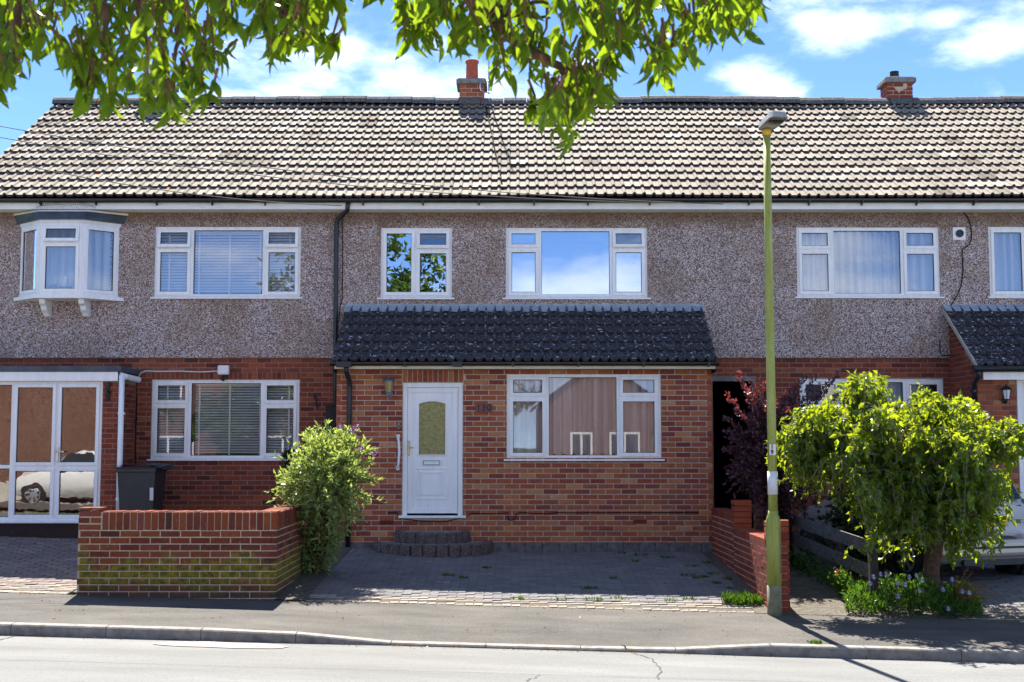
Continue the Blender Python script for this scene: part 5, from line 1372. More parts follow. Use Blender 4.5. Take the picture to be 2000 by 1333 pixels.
# ================================================================== cars
def car(label, origin, heading, paint, plate=None, group=None):
    """local frame: y from the tail (0) to the nose, x to the right, z up"""
    root = thing('parked_car', label, 'car', (0, 0, 0), group)
    st = [(0, .62, .34, .52, .60, .40), (.02, .76, .30, .58, .68, .55), (.07, .815, .26, .70, .98, .60), (.12, .83, .24, .86, 1.04, .62), (.30, .84, .22, .91, 1.30, .60), (.50, .845, .21, .93, 1.46, .57), (1.2, .85, .20, .93, 1.52, .57), (2.0, .85, .20, .92, 1.47, .56), (2.45, .85, .20, .91, 1.25, .56), (2.85, .845, .20, .90, .99, .58), (3.4, .82, .22, .80, .88, .55), (3.62, .74, .26, .66, .70, .5), (3.72, .6, .32, .5, .54, .4)]
    def sec(s):
        y, w, zb, zs, zr, rw = s
        half = [(w * .80, zb), (w * .96, zb + .06), (w, zb + (zs - zb) * .5), (w * .985, zs - .03), (w * .955, zs), (lerp(w * .955, rw, .9), zr - .045), (rw * .86, zr - .008), (0, zr + .012)]
        return [Vector((x, y, z)) for x, z in half] + [Vector((-x, y, z)) for x, z in half[-2::-1]]
    b = MB(); S = [sec(s) for s in st]; k = len(S[0])
    for i in range(len(S) - 1):
        for j in range(k - 1): b.quad(S[i][j], S[i + 1][j], S[i + 1][j + 1], S[i][j + 1])
        b.quad(S[i][k - 1], S[i + 1][k - 1], S[i + 1][0], S[i][0])
    b.poly(S[0][::-1]); b.poly(S[-1])
    body = b.build('body', paint, root, smooth=True)
    bm = bmesh.new(); bm.from_mesh(body.data); bmesh.ops.remove_doubles(bm, verts=bm.verts, dist=.0005); bm.to_mesh(body.data); bm.free(); body.data.polygons.foreach_set('use_smooth', [True] * len(body.data.polygons))
    def lp(i, j, t, u, off):        # point on the surface between stations, pushed out
        a = S[i][j].lerp(S[i][j + 1], u); c = S[i + 1][j].lerp(S[i + 1][j + 1], u); p = a.lerp(c, t); n = (S[i + 1][j] - S[i][j]).cross(S[i][j + 1] - S[i][j])
        return p
    b = MB()      # rear screen
    y0, y1 = .135, .46; z0, z1 = 1.07, 1.42
    rw = [(.105, 1.065, .60), (.275, 1.318, .55), (.44, 1.452, .48)]
    for (ya, za, wa), (yb, zb, wb) in zip(rw, rw[1:]): b.quad((-wa, ya, za), (wa, ya, za), (wb, yb, zb), (-wb, yb, zb))
    b.build('rear_window', 'car_glass', root)
    for s in (-1, 1):
        for (ya, yb, yc, yd) in ((.50, 1.28, .62, 1.28), (1.36, 2.62, 1.36, 2.12)):
            b = MB(); b.quad((s * .828, ya, .965), (s * .832, yb, .965), (s * .602, yd, 1.42), (s * .604, yc, 1.42)); b.build('side_window', 'car_glass', root)
        b = MB(); b.prism([(s * .80, .055, .98), (s * .845, .10, .97), (s * .86, .16, .78), (s * .84, .04, .66), (s * .70, .0, .70), (s * .72, .03, .9)], (0, .03, 0)); tl = b.build('tail_light', 'tail_red', root, bevel=.008)
        b = MB(); b.prism([(s * .72, .0, .71), (s * .835, .035, .68), (s * .83, .03, .77), (s * .735, .01, .80)], (0, .02, 0)); b.build('reverse_lens', 'tail_clear', tl)
        for yy in (.62, 3.02):
            b = MB(); b.lathe((s * .79, yy, .29), [(.34, -.02), (.34, .068)] if s > 0 else [(.34, -.068), (.34, .02)], 22, 'x'); b.build('wheel_arch', 'car_trim', root)
            b = MB(); b.lathe((s * .80, yy, .29), [(.20, -.09), (.275, -.09), (.29, -.06), (.29, .06), (.275, .085), (.2, .085)], 24, 'x'); wh = b.build('wheel', 'tyre', root, smooth=True)
            b = MB(); xo = s * .80 + s * .09; b.lathe((xo, yy, .29), [(.195, 0), (.185, s * .008), (.05, s * .002), (.001, s * .012)], 20, 'x'); rim = b.build('wheel_trim', 'wheel_trim', wh, smooth=True)
            b = MB()
            for q in range(7):
                t = q * 2 * math.pi / 7; c, d = math.cos(t), math.sin(t); b.poly([(xo + s * .010, yy + c * .09 - d * .022, .29 + d * .09 + c * .022), (xo + s * .010, yy + c * .17 - d * .035, .29 + d * .17 + c * .035), (xo + s * .010, yy + c * .17 + d * .035, .29 + d * .17 - c * .035), (xo + s * .010, yy + c * .09 + d * .022, .29 + d * .09 - c * .022)])
            b.build('trim_slot', 'car_trim', wh)
    b = MB(); b.box(-.80, .80, -.035, .30, .33, .56); b.build('rear_bumper', paint, root, bevel=.05)
    b = MB(); b.box(-.74, .74, -.040, .02, .435, .465); b.build('bumper_strip', 'car_trim', root); b = MB(); b.box(-.62, .62, .02, .3, .22, .33); b.build('bumper_skirt', 'car_trim', root)
    b = MB(); b.tube([(-.42, -.02, .26), (-.42, .3, .27)], .04, 10); b.build('exhaust', 'dark_iron', root)
    b = MB(); b.box(-.26, .26, .0, .05, .735, .845); pl = b.build('number_plate', 'plate_yellow', root)
    if plate: text_mesh('characters', plate, .098, 'plate_letter', pl, (.085, -.003, .79), extrude=.001, spacing=1.05)
    b = MB(); b.box(-.3, .3, .01, .06, .87, .90); b.build('boot_handle', 'wheel_trim', root)
    root.location = origin; root.rotation_euler = (0, 0, heading); root.scale = (.93, .96, .95)
    return root
car('silver hatchback parked in the right-hand drive behind the weeping tree', (5.92, 15.95, gz(6, 16.2) - .01), R(18), 'car_silver', '3 HRN')

# ================================================================== plants
def frame_of(d, up=Vector((0, 0, 1))):
    d = d.normalized(); s = d.cross(up)
    if s.length < 1e-3: s = Vector((1, 0, 0))
    s.normalize(); return s, d, s.cross(d)
LEAF_FINE = ([(0, 0, 0), (-.5, .33, .10), (0, .36, 0), (.5, .33, .10), (-.40, .68, .02), (0, .70, -.08), (.40, .68, .02), (0, 1, -.20)],
             [(0, 2, 1), (0, 3, 2), (1, 2, 5, 4), (2, 3, 6, 5), (4, 5, 7), (5, 6, 7)])
def _long_leaf():
    v = [(0, 0, 0)]; fs = []
    for (w, y, z) in ((.28, .12, 0), (.48, .32, .0), (.46, .55, -.03), (.28, .79, -.10)): v += [(-w, y - .02, z + w * .16), (0, y, z), (w, y - .02, z + w * .16)]
    v.append((0, 1, -.20)); fs += [(0, 2, 1), (0, 3, 2)]
    for k in range(3): a = 1 + 3 * k; fs += [(a, a + 1, a + 4, a + 3), (a + 1, a + 2, a + 5, a + 4)]
    fs += [(10, 11, 13), (11, 12, 13)]; return v, fs
LEAF_LONG = _long_leaf()
LEAF_MED = ([(0, 0, 0), (-.5, .42, .08), (0, .5, -.02), (.5, .42, .08), (0, 1, -.14)], [(0, 2, 1), (0, 3, 2), (1, 2, 4), (2, 3, 4)])
def add_leaf(b, p, d, L_, W, roll=None, shape=LEAF_MED):
    s, d, n = frame_of(d); r = rnd.uniform(0, 6.28) if roll is None else roll
    s, n = s * math.cos(r) + n * math.sin(r), n * math.cos(r) - s * math.sin(r); k = len(b.v)
    for (x, y, z) in shape[0]:
        q = p + s * (x * W) + d * (y * L_) + n * (z * L_); b.v.append((q.x, q.y, q.z))
    b.f += [tuple(k + i for i in f) for f in shape[1]]
def rv(s=1.0): return Vector((rnd.gauss(0, s), rnd.gauss(0, s), rnd.gauss(0, s)))
def curve_pts(a, c, bow, n=6):
    out = []
    for i in range(n + 1):
        t = i / n; out.append(a.lerp(c, t) + bow * (4 * t * (1 - t)))
    return out
def at_len(pts, t):
    f = t * (len(pts) - 1); i = min(int(f), len(pts) - 2); return pts[i].lerp(pts[i + 1], f - i), (pts[i + 1] - pts[i]).normalized()

def shrub(name, label, base, centre, radii, n_twig, per, L_, W, leafmat, twigmat, cat='bush', upward=.35, start=.35, droop=0.0, spill=.18, shell=.55):
    root = thing(name, label, cat, base); fol, st = MB(), MB(); base = Vector(base); centre = Vector(centre)
    for i in range(n_twig):
        while True:
            q = Vector((rnd.uniform(-1, 1), rnd.uniform(-1, 1), rnd.uniform(-1, 1)))
            if q.length < 1: break
        if rnd.random() < .75: q = q.normalized() * rnd.uniform(shell, 1 + spill * rnd.random())
        e = centre + Vector((q.x * radii[0], q.y * radii[1], q.z * radii[2]))
        a = base + Vector((rnd.uniform(-.12, .12), rnd.uniform(-.10, .10), 0))
        hub = centre.lerp(e, .15) + rv(.05)
        p0 = [a, hub.lerp(a, .4) + rv(.03), hub]
        if i % 5 == 0: st.tube([a, a.lerp(hub, .5) + rv(.03), hub, hub.lerp(e, .6)], [.014, .011, .008, .004], 4, False)
        pts = curve_pts(hub, e, Vector((0, 0, upward * .2)), 5)
        st.tube(pts[2:], [.005, .004, .003, .002], 3, False)
        for j in range(per):
            t = lerp(start, 1.0, (j + rnd.random()) / per); p, d = at_len(pts, t)
            out = (d * .55 + rv(.55) + Vector((0, 0, upward - droop))).normalized()
            l = L_ * rnd.uniform(.6, 1.15)
            add_leaf(fol, p, out, l, W * l / L_)
    fol.build('foliage', leafmat, root, kind='stuff'); st.build('stems', twigmat, root)
    return root

def panicle(parent, p, d, ln, r, mat):
    b = MB(); d = d.normalized()
    for i in range(90):
        t = rnd.random(); rr = r * (1 - t) ** .7; a = rnd.uniform(0, 6.28); s, dd, n = frame_of(d)
        q = p + d * ln * t + (s * math.cos(a) + n * math.sin(a)) * rr; add_leaf(b, q, (q - (p + d * ln * (t - .05))), .016, .014)
    return b.build('flower', mat, parent)
def buddleia():
    Y = 15.88; base = (PX(615, 16.3), 16.35, gz(-2.5, 16.35) + .0); c = P(635, 945, Y)
    r = shrub('buddleia', 'sunlit buddleia bush with purple flower spikes between garden wall and door', base, c, (.60, .62, .68), 400, 19, .080, .029, 'leaf_bush', 'twig', upward=.25, spill=.30)
    low = MB()       # lower skirt and long reaching shoots
    st = MB()
    for (px, py, Yt) in ((640, 826, 16.2), (618, 830, 16.1), (660, 842, 16.2), (735, 878, 16.1), (718, 872, 16.2), (590, 850, 16.2), (546, 945, 15.9), (552, 968, 15.8), (700, 840, 16.2), (722, 945, 15.9), (575, 905, 16.0), (690, 856, 16.0), (715, 985, 16.0), (605, 838, 16.3), (676, 850, 16.2), (728, 905, 16.0)):
        e = P(px, py, Yt); a = c.lerp(e, .35); pts = curve_pts(a, e, Vector((0, 0, .06)), 6); st.tube(pts, [.006, .005, .005, .004, .003, .003, .002], 3, False)
        for j in range(46):
            t = lerp(.2, 1, (j + rnd.random()) / 46); p, d = at_len(pts, t); add_leaf(low, p, (d * .6 + rv(.5) + Vector((0, 0, .2))).normalized(), rnd.uniform(.05, .085), .026)
    for i in range(1300):
        t = rnd.random(); x = rnd.gauss(0, .24); z = lerp(.02, .7, t ** .8); w = .16 + .36 * z
        p = Vector((base[0] + .08 + rnd.uniform(-w, w), 16.2 + rnd.uniform(-.4, .3) * (z + .3), base[2] + z)); add_leaf(low, p, (rv(.6) + Vector((0, -.1, -.1))).normalized(), rnd.uniform(.05, .09), .028)
    low.build('shoots', 'leaf_bush', r, kind='stuff'); st.build('stems', 'twig', r)
    for (px, py, dx, dz, ln) in ((681, 840, .9, .45, .16), (664, 838, .05, .9, .06), (703, 881, .3, .5, .06), (726, 888, .9, .35, .09), (673, 910, .25, .8, .09), (690, 843, .4, .4, .05)):
        panicle(r, P(px, py, 15.85), Vector((dx, -.2, dz)), ln, .024, 'petal_purple')
buddleia()
shrub('evergreen_shrub', 'small dark evergreen shrub under the left house window behind the buddleia', (PX(575, 18.6), 18.6, .1), P(572, 935, 18.4), (.30, .3, .42), 60, 14, .07, .03, 'leaf_dark', 'bark_dark', upward=.7)
def purple_bush():
    Y = 17.1; base = (PX(1530, 17.4), 17.4, gz(3.6, 17.4)); c = P(1512, 905, Y)
    r = shrub('purple_leaved_bush', 'dark purple-leaved bush beside the passage behind the lamp post', base, c, (.70, .55, .92), 330, 20, .062, .040, 'leaf_purple', 'bark_dark', upward=.3, spill=.15)
    fol, st = MB(), MB()
    for (px, py, Yt) in ((1443, 732, 16.9), (1420, 770, 16.8), (1470, 748, 16.9), (1545, 760, 17.2), (1570, 735, 17.3), (1640, 725, 17.3), (1625, 745, 17.2), (1600, 750, 17.1), (1412, 815, 16.9), (1490, 745, 17.0), (1455, 760, 16.8), (1418, 840, 16.9), (1535, 770, 17.0), (1595, 735, 17.2), (1660, 760, 17.2), (1500, 790, 16.7), (1440, 800, 16.7), (1600, 770, 17.2), (1640, 770, 17.3), (1570, 790, 17.0), (1540, 800, 16.8), (1480, 770, 16.9), (1430, 860, 16.9), (1415, 880, 17.0), (1555, 755, 17.1)):
        e = P(px, py, Yt); a = c.lerp(e, .25); pts = curve_pts(a, e, Vector((0, 0, .04)), 6); st.tube(pts, [.008, .007, .006, .005, .004, .003, .002], 3, False)
        for j in range(70):
            t = lerp(.15, 1, (j + rnd.random()) / 70); p, d = at_len(pts, t); add_leaf(fol, p + rv(.02), (d * .5 + rv(.55) + Vector((0, 0, .15))).normalized(), rnd.uniform(.045, .075), .038)
    fol.build('shoots', 'leaf_purple', r, kind='stuff'); st.build('stems', 'bark_dark', r)
purple_bush()
shrub('dark_hedge_shrub', 'dense dark shrub filling the gap behind the wooden fence', (4.35, 16.6, gz(4.35, 16.6)), (4.40, 16.55, .42), (.42, .75, .62), 190, 18, .07, .035, 'leaf_dark', 'bark_dark', upward=.3)

CROWN = [(1508, 885), (1560, 832), (1600, 802), (1650, 790), (1668, 745), (1700, 758), (1730, 800), (1790, 795), (1812, 772), (1840, 800), (1880, 790), (1900, 812), (1915, 842), (1960, 850), (2010, 842), (2010, 892), (1962, 902), (1950, 960), (1966, 1012), (1945, 1075), (1915, 1092), (1880, 1075), (1860, 1105), (1800, 1092), (1760, 1075), (1722, 1092), (1690, 1068), (1668, 1000), (1600, 962), (1560, 950), (1538, 922)]
def inside(poly, x, y):
    r = False; n = len(poly)
    for i in range(n):
        (x0, y0), (x1, y1) = poly[i], poly[(i + 1) % n]
        if (y0 > y) != (y1 > y) and x < (x1 - x0) * (y - y0) / (y1 - y0) + x0: r = not r
    return r
def weeping_tree():
    Y0 = 15.05; bx = PX(1818, Y0, 1130); base = Vector((bx, Y0, gz(bx, Y0))); root = thing('garden_tree', 'bushy tree with bright yellow-green drooping leaves in the right front garden', 'tree', base)
    head = Vector((PX(1835, Y0), Y0, .95))
    tr = MB(); tr.tube([base - Vector((0, 0, .1)), base + Vector((0, 0, .06)), base + Vector((.01, 0, .4)), head - Vector((.03, 0, .2)), head], [.135, .11, .095, .09, .075], 10); tr.build('trunk', 'bark', root, smooth=True)
    br, fol = MB(), MB()
    limbs = []
    for (px, py, Yt) in ((1540, 880, 14.8), (1600, 840, 15.2), (1680, 780, 15.1), (1640, 900, 14.5), (1740, 830, 15.6), (1760, 860, 14.4), (1815, 800, 15.1), (1880, 815, 15.3), (1890, 880, 14.4), (1950, 870, 15.0), (2030, 865, 15.2), (1800, 900, 15.9)):
        e = P(px, py, Yt); pts = curve_pts(head, e, Vector((rnd.uniform(-.08, .08), 0, .16 + .1 * rnd.random())) , 8); limbs.append(pts)
        br.tube([p + rv(.008) for p in pts], [.040, .034, .028, .023, .019, .015, .012, .009, .006], 6, False)
    n = 0
    while n < 400:
        px, py = rnd.uniform(1505, 2012), rnd.uniform(740, 1080)
        if not inside(CROWN, px, py + 14): continue
        n += 1; wide = clamp((px - 1500) / 160, .15, 1) * clamp((2050 - px) / 110, .3, 1); e = P(px, py, 15.05 + rnd.gauss(0, .38) * wide)
        best = min(((p - e).length, k, i) for k, l in enumerate(limbs) for i, p in enumerate(l)); a = limbs[best[1]][best[2]]
        pts = curve_pts(a, e, Vector((0, 0, .10)), 5); br.tube(pts, [.008, .007, .006, .005, .004, .003], 4, False)
        for k in range(rnd.randint(5, 9)):
            p, d = at_len(pts, rnd.uniform(.35, 1.0)); side = Vector((rnd.gauss(0, 1), rnd.gauss(0, 1), rnd.uniform(-.4, .5))) * rnd.uniform(.07, .16); ln = rnd.uniform(.04, .20)
            q = p + side + Vector((0, 0, -ln)); tw = curve_pts(p, q, side * .4 + Vector((0, 0, .07)), 5); br.tube(tw, .003, 3, False)
            m = rnd.randint(8, 14)
            for j in range(m):
                c, dd = at_len(tw, (j + rnd.random()) / m); l = rnd.uniform(.05, .108); out = (dd * .5 + rv(.6) + Vector((0, -.05, -.45))).normalized(); add_leaf(fol, c + rv(.012), out, l, l * rnd.uniform(.42, .6))
    for k in range(75):       # shoots that break the outline
        i = rnd.randrange(len(CROWN)); (x0, y0), (x1, y1) = CROWN[i], CROWN[(i + 1) % len(CROWN)]; t = rnd.random(); e = P(lerp(x0, x1, t) + rnd.gauss(0, 9), lerp(y0, y1, t) + rnd.gauss(0, 13), 15.0 + rnd.gauss(0, .25)); a = e.lerp(head, .22)
        pts = curve_pts(a, e, Vector((0, 0, .05)), 4); br.tube(pts, [.005, .004, .003, .003, .002], 3, False)
        for j in range(22): c, dd = at_len(pts, rnd.random()); l = rnd.uniform(.045, .1); add_leaf(fol, c, (dd * .5 + rv(.6) + Vector((0, 0, -.3))).normalized(), l, l * .5)
    br.build('branches', 'bark_grey', root, smooth=True, kind='stuff'); fol.build('foliage', 'leaf_weeping', root, kind='stuff')
weeping_tree()

def flower_border():
    root = thing('flowering_border_plant', 'low green border plant with pale violet daisies around the tree foot', 'plant', (4.9, 14.75, gz(4.9, 14.75))); fol = MB()
    for i in range(3400):
        u = rnd.random(); px = lerp(1652, 1915, u); Yt = rnd.uniform(14.46, 15.25); x = PX(px, Yt, 1170)
        hmax = (.10 + .17 * math.sin(math.pi * u) + .06 * math.sin(u * 23)) * (1.0 if Yt > 14.6 else .6)
        p = Vector((x, Yt, gz(x, Yt) + rnd.random() ** .7 * hmax)); add_leaf(fol, p, (rv(.5) + Vector((0, 0, .55))).normalized(), rnd.uniform(.05, .10), rnd.uniform(.012, .028))
    fol.build('foliage', 'leaf_ground', root, kind='stuff')
    st = MB(); heads = [(1776, 1127), (1790, 1124), (1801, 1134), (1753, 1140), (1768, 1142), (1706, 1127), (1720, 1122), (1700, 1140), (1796, 1154), (1754, 1165), (1852, 1189), (1880, 1156), (1893, 1158), (1842, 1152), (1860, 1132), (1731, 1122)]
    for (px, py) in heads:
        Yt = rnd.uniform(14.42, 14.6); p = P(px, py, Yt); st.tube([(p.x + .01, Yt + .04, gz(p.x, Yt)), (p.x, Yt, p.z)], .003, 3, False)
        b = MB(); k = 14
        ax = Vector((rnd.uniform(-.3, .3), -.8, .6)).normalized(); s, d, n = frame_of(ax)
        for i in range(k):
            a = 2 * math.pi * i / k; add_leaf(b, p, s * math.cos(a) + n * math.sin(a) + d * .15, .036, .013, 0)
        b.build('flower', 'petal_violet', root)
    st.build('flower_stalk', 'leaf_ground', root)
    # rusty spikes at the drive edge
    r2 = thing('rust_coloured_shrub', 'small shrub with rust-tipped arching shoots at the right end of the border', 'shrub', (PX(1880, 14.7), 14.7, gz(5.1, 14.7))); fol, st = MB(), MB(); c = P(1868, 1170, 14.7)
    for (px, py) in ((1900, 1120), (1935, 1145), (1948, 1170), (1925, 1185), (1890, 1110), (1910, 1150), (1940, 1158), (1920, 1168), (1905, 1195), (1870, 1125), (1930, 1178), (1880, 1140), (1915, 1135)):
        e = P(px, py, 14.6 + rnd.uniform(-.1, .1)); pts = curve_pts(c, e, Vector((0, 0, .05)), 5); st.tube(pts, .004, 3, False)
        for j in range(46): p, d = at_len(pts, lerp(.1, 1, rnd.random())); add_leaf(fol, p, (d * .4 + rv(.6)).normalized(), rnd.uniform(.015, .032), .012)
    fol.build('foliage', 'leaf_rust', r2, kind='stuff'); st.build('stems', 'twig', r2)
    r3 = thing('pink_flowered_plant', 'small pink-flowered plant growing through the fence rails', 'plant', (PX(1640, 15.4), 15.4, gz(4, 15.4))); fol = MB(); c = P(1640, 1128, 15.3)
    for i in range(140): p = c + rv(.05); add_leaf(fol, p, (rv(.5) + Vector((0, 0, .3))).normalized(), .05, .025)
    for i in range(26): p = Vector((c.x + rnd.uniform(-.02, .02), 15.35, lerp(gz(4, 15.35), c.z, rnd.random()))); add_leaf(fol, p, rv(1).normalized(), .06, .025)
    fol.build('foliage', 'leaf_ground', r3, kind='stuff'); b = MB(); q = P(1637, 1118, 15.25)
    for i in range(30): add_leaf(b, q + rv(.014), rv(1).normalized(), .03, .02)
    b.build('flower', 'petal_pink', r3)
    def tuft(name, label, x, y, n, h, w, spread, mat='leaf_ground', group=None, cat='weed'):
        b = MB(); z = gz(x, y) - .005
        for i in range(n):
            a = rnd.uniform(0, 6.28); r = spread * math.sqrt(rnd.random()); p = Vector((x + r * math.cos(a), y + r * math.sin(a) * .7, z)); l = h * rnd.uniform(.4, 1.1)
            add_leaf(b, p, Vector((rnd.gauss(0, .4), rnd.gauss(0, .4), 1)).normalized(), l, w * rnd.uniform(.6, 1.3), shape=LEAF_FINE)
        o = b.build(name, mat, None, origin=(x, y, z)); return tag(o, label, cat, group)
    def gp(px, py):
        lo, hi = 12.0, 19.0
        for _ in range(40):
            m = (lo + hi) / 2; q = P(px, py, m)
            if q.z > gz(q.x, m): lo = m
            else: hi = m
        q = P(px, py, lo); return q.x, q.y
    tuft('grass_clump', 'bright green clump of grass and weeds left of the lamp post foot', *gp(1448, 1178), 210, .15, .012, .24, cat='grass')
    tuft('leafy_weed', 'broad-leaved bright green weed beside the lamp post foot', *gp(1465, 1180), 90, .10, .045, .16)
    tuft('leafy_weed', 'small green weed sprouting right of the lamp post foot', *gp(1528, 1140), 40, .10, .035, .09)
    tuft('grass_clump', 'small yellow-green grass tuft in the kerb joint', *gp(1592, 1257), 60, .05, .010, .07, cat='grass')
    for (px, py) in ((1352, 1106), (1375, 1128), (1392, 1122), (1360, 1130), (1400, 1140), (1420, 1132), (1380, 1100), (1345, 1125), (1428, 1150), (1198, 1130), (1150, 1150), (1090, 1172), (1208, 1170), (1345, 1172), (1160, 1172), (1010, 1170), (905, 1130), (1218, 1082), (1250, 1085), (1025, 1072), (1048, 1075), (990, 1073), (1310, 1174), (875, 1125), (950, 1110), (1240, 1098), (1300, 1090)):
        x, y = gp(px, py); tuft('weed_tuft', 'small green weed tuft growing in the joints of the middle drive', x, y, rnd.randint(14, 40), .045, .018, rnd.uniform(.04, .12), group='weeds in the middle drive')
    # climbers and weeds along the fence
    f = MB()
    for i in range(900):
        t = rnd.random(); x = lerp(3.66, 4.1, t) + rnd.gauss(0, .1); y = lerp(17.6, 15.0, t); f_ = Vector((x, y, gz(x, y) + abs(rnd.gauss(0, .11)))); add_leaf(f, f_, (rv(.5) + Vector((0, 0, .4))).normalized(), rnd.uniform(.04, .08), .03)
    tag(f.build('fence_weeds', 'leaf_ground', None, origin=(3.9, 16.2, gz(3.9, 16.2))), 'band of low green weeds along the foot of the wooden fence', 'weeds')['kind'] = 'stuff'
    # potted conifer by the right-hand porch
    p = P(1985, 1020, 18.0); zb = gz(p.x, 18); root = thing('potted_conifer', 'small potted conifer beside the right-hand porch door', 'plant', (p.x, 18.0, zb)); b = MB(); b.lathe((p.x, 18, zb), [(.11, 0), (.15, .24), (.16, .24), (.16, .28), (.13, .28)], 14); b.build('pot', 'pot_clay', root)
    b = MB(); z1 = PZ(975, 18)
    for i in range(900):
        t = rnd.random(); r = .15 * (1 - t) + .01; a = rnd.uniform(0, 6.28); q = Vector((p.x + r * math.cos(a) * rnd.uniform(.7, 1), 18 + r * math.sin(a), lerp(zb + .26, z1, t))); add_leaf(b, q, Vector((math.cos(a), math.sin(a), .7)), .05, .014)
    b.build('foliage', 'leaf_dark', root, kind='stuff')
flower_border()

# ================================================================== street tree whose branches hang into the view
def street_tree():
    T0 = Vector((-2.5, 1.9, gz(-2.5, 1.9))); root = thing('street_tree', 'street tree with long drooping leaves hanging over the top of the view', 'tree', T0)
    tr = MB(); crown = Vector((-1.7, 2.4, 3.9)); tr.tube([T0 - Vector((0, 0, .1)), T0 + Vector((.05, 0, 1.2)), T0 + Vector((.3, .2, 2.6)), crown], [.2, .17, .14, .11], 12); tr.tube([crown, Vector((-1.6, 2.3, 5.2)), Vector((-1.2, 2.2, 6.6))], [.11, .08, .04], 10); tr.build('trunk', 'bark', root, smooth=True)
    br = MB()
    def limb(px_pts, r0, r1, via=None):
        pts = ([crown] + [Vector(v) for v in (via or [])]) + [P(a, c, Y) for a, c, Y in px_pts]; n = len(pts)
        sm = []
        for i in range(n - 1):
            for k in range(4): sm.append(pts[i].lerp(pts[i + 1], k / 4) + rv(.004))
        sm.append(pts[-1]); m = len(sm); br.tube(sm, [lerp(r0, r1, (i / (m - 1)) ** .6) for i in range(m)], 7)
    limb([(900, -60, 3.5), (945, 20, 3.5), (985, 70, 3.5), (1020, 92, 3.5), (1060, 115, 3.5), (1100, 132, 3.5), (1132, 141, 3.5)], .05, .0045, [(-.6, 3.0, 3.5)])
    limb([(948, 15, 3.5), (985, 2, 3.55), (1020, 2, 3.6), (1070, 8, 3.6)], .05, .004, [(-.6, 3.0, 3.5), P(900, -60, 3.5)])
    limb([(955, 24, 3.5), (990, 25, 3.5), (1040, 33, 3.5), (1075, 36, 3.5)], .05, .003, [(-.6, 3.0, 3.5), P(900, -60, 3.5)])
    limb([(1095, 131, 3.5), (1100, 155, 3.5), (1098, 190, 3.5)], .04, .003, [(-.6, 3.0, 3.5), P(945, 20, 3.5), P(1040, 105, 3.5)])
    limb([(198, -40, 3.3), (205, 30, 3.3), (203, 80, 3.3)], .03, .005); limb([(265, -40, 3.4), (275, 40, 3.4), (292, 95, 3.4)], .03, .004); limb([(535, -30, 3.6), (545, 20, 3.6), (572, 38, 3.6)], .03, .004)
    limb([(30, -40, 3.3), (35, 60, 3.3), (25, 110, 3.3)], .03, .003); limb([(330, 5, 3.5), (350, 60, 3.5), (340, 140, 3.5)], .03, .003); limb([(1240, -40, 3.7), (1300, 0, 3.7), (1340, 40, 3.7)], .04, .004, [(-.3, 3.2, 3.5)])
    br.build('branches', 'bark', root, smooth=True)
    low = [(0, 178), (30, 188), (60, 150), (95, 130), (112, 30), (125, 70), (140, 170), (165, 235), (230, 256), (300, 255), (350, 256), (395, 225), (420, 160), (450, 105), (500, 112), (540, 148), (572, 145), (600, 120), (630, 140), (645, 70), (662, 22), (740, 28), (750, -5), (768, 10), (785, 70), (805, 120), (850, 130), (900, 125), (930, 105), (960, 120), (980, 178), (1020, 175), (1040, 150), (1062, 270), (1100, 300), (1145, 262), (1172, 225), (1182, 160), (1210, 145), (1245, 110), (1280, 185), (1300, 185), (1345, 150), (1370, 110), (1410, 95), (1440, 112), (1470, 60), (1490, 30), (1500, -20)]
    mesh = []
    for k in range(3):
        me = bpy.data.meshes.new('leaf'); w = (.33, .29, .37)[k]
        me.from_pydata([(x * w, y, z * (.7 + .4 * k)) for x, y, z in LEAF_LONG[0]], [], LEAF_LONG[1]); me.materials.append(MAT['leaf_street']); me.polygons.foreach_set('use_smooth', [True] * len(LEAF_LONG[1])); mesh.append(me)
    leaves = []; tw = MB()
    def spray(px, py, Y, n, hang=1.0, Lm=1.0):
        """a twig end with a bunch of hanging leaves; py is where the twig ends"""
        e = P(px, py, Y); a = e + Vector((rnd.uniform(-.05, .05), rnd.uniform(-.04, .04), rnd.uniform(.06, .14))); tw.tube([a, a.lerp(e, .5) + rv(.006), e], [.0045, .0034, .002], 4, False)
        ph = rnd.uniform(0, 6.28)
        for i in range(n):
            t = rnd.random() ** .7; p = a.lerp(e, t); an = ph + i * 2.4
            d = Vector((math.cos(an) * .7, math.sin(an) * .7, -1.0 * hang)) + rv(.2); l = rnd.uniform(.032, .082) * Lm
            leaves.append((p, d.normalized(), l, px, py))
    for i in range(350):
        while True:
            px = rnd.uniform(-40, 1500); lo = pw(low, px); py = rnd.uniform(-70, lo - 56)
            if lo - 56 > -70 and rnd.random() < .95: break
        if 118 < px < 165 and py < 40: continue
        if 420 < px < 520 and py > 20 and rnd.random() < .6: continue
        spray(px, py, rnd.uniform(3.05, 3.95), rnd.randint(5, 9))
    for i in range(190):            # the left bough is deeper, leaf behind leaf
        px = rnd.uniform(-40, 640); lo = pw(low, px); py = rnd.uniform(-90, lo - 75)
        if lo < 60 or (118 < px < 165 and py < 40): continue
        spray(px, py, rnd.uniform(3.7, 4.7), rnd.randint(6, 9))
    for (px, lo) in low:            # sprays whose tips draw the lower outline
        if lo < 15: continue
        for k in range(3): spray(px + rnd.uniform(-16, 16), lo - rnd.uniform(34, 66), rnd.uniform(3.15, 3.6), 7)
    for k in range(16): spray(1098 + rnd.gauss(0, 24), 222 - abs(rnd.gauss(0, 26)), rnd.uniform(3.4, 3.6), 8)
    for (px, py) in ((1, 215), (4, 190), (0, 205)): spray(px - 8, py - 25, 3.2, 5)
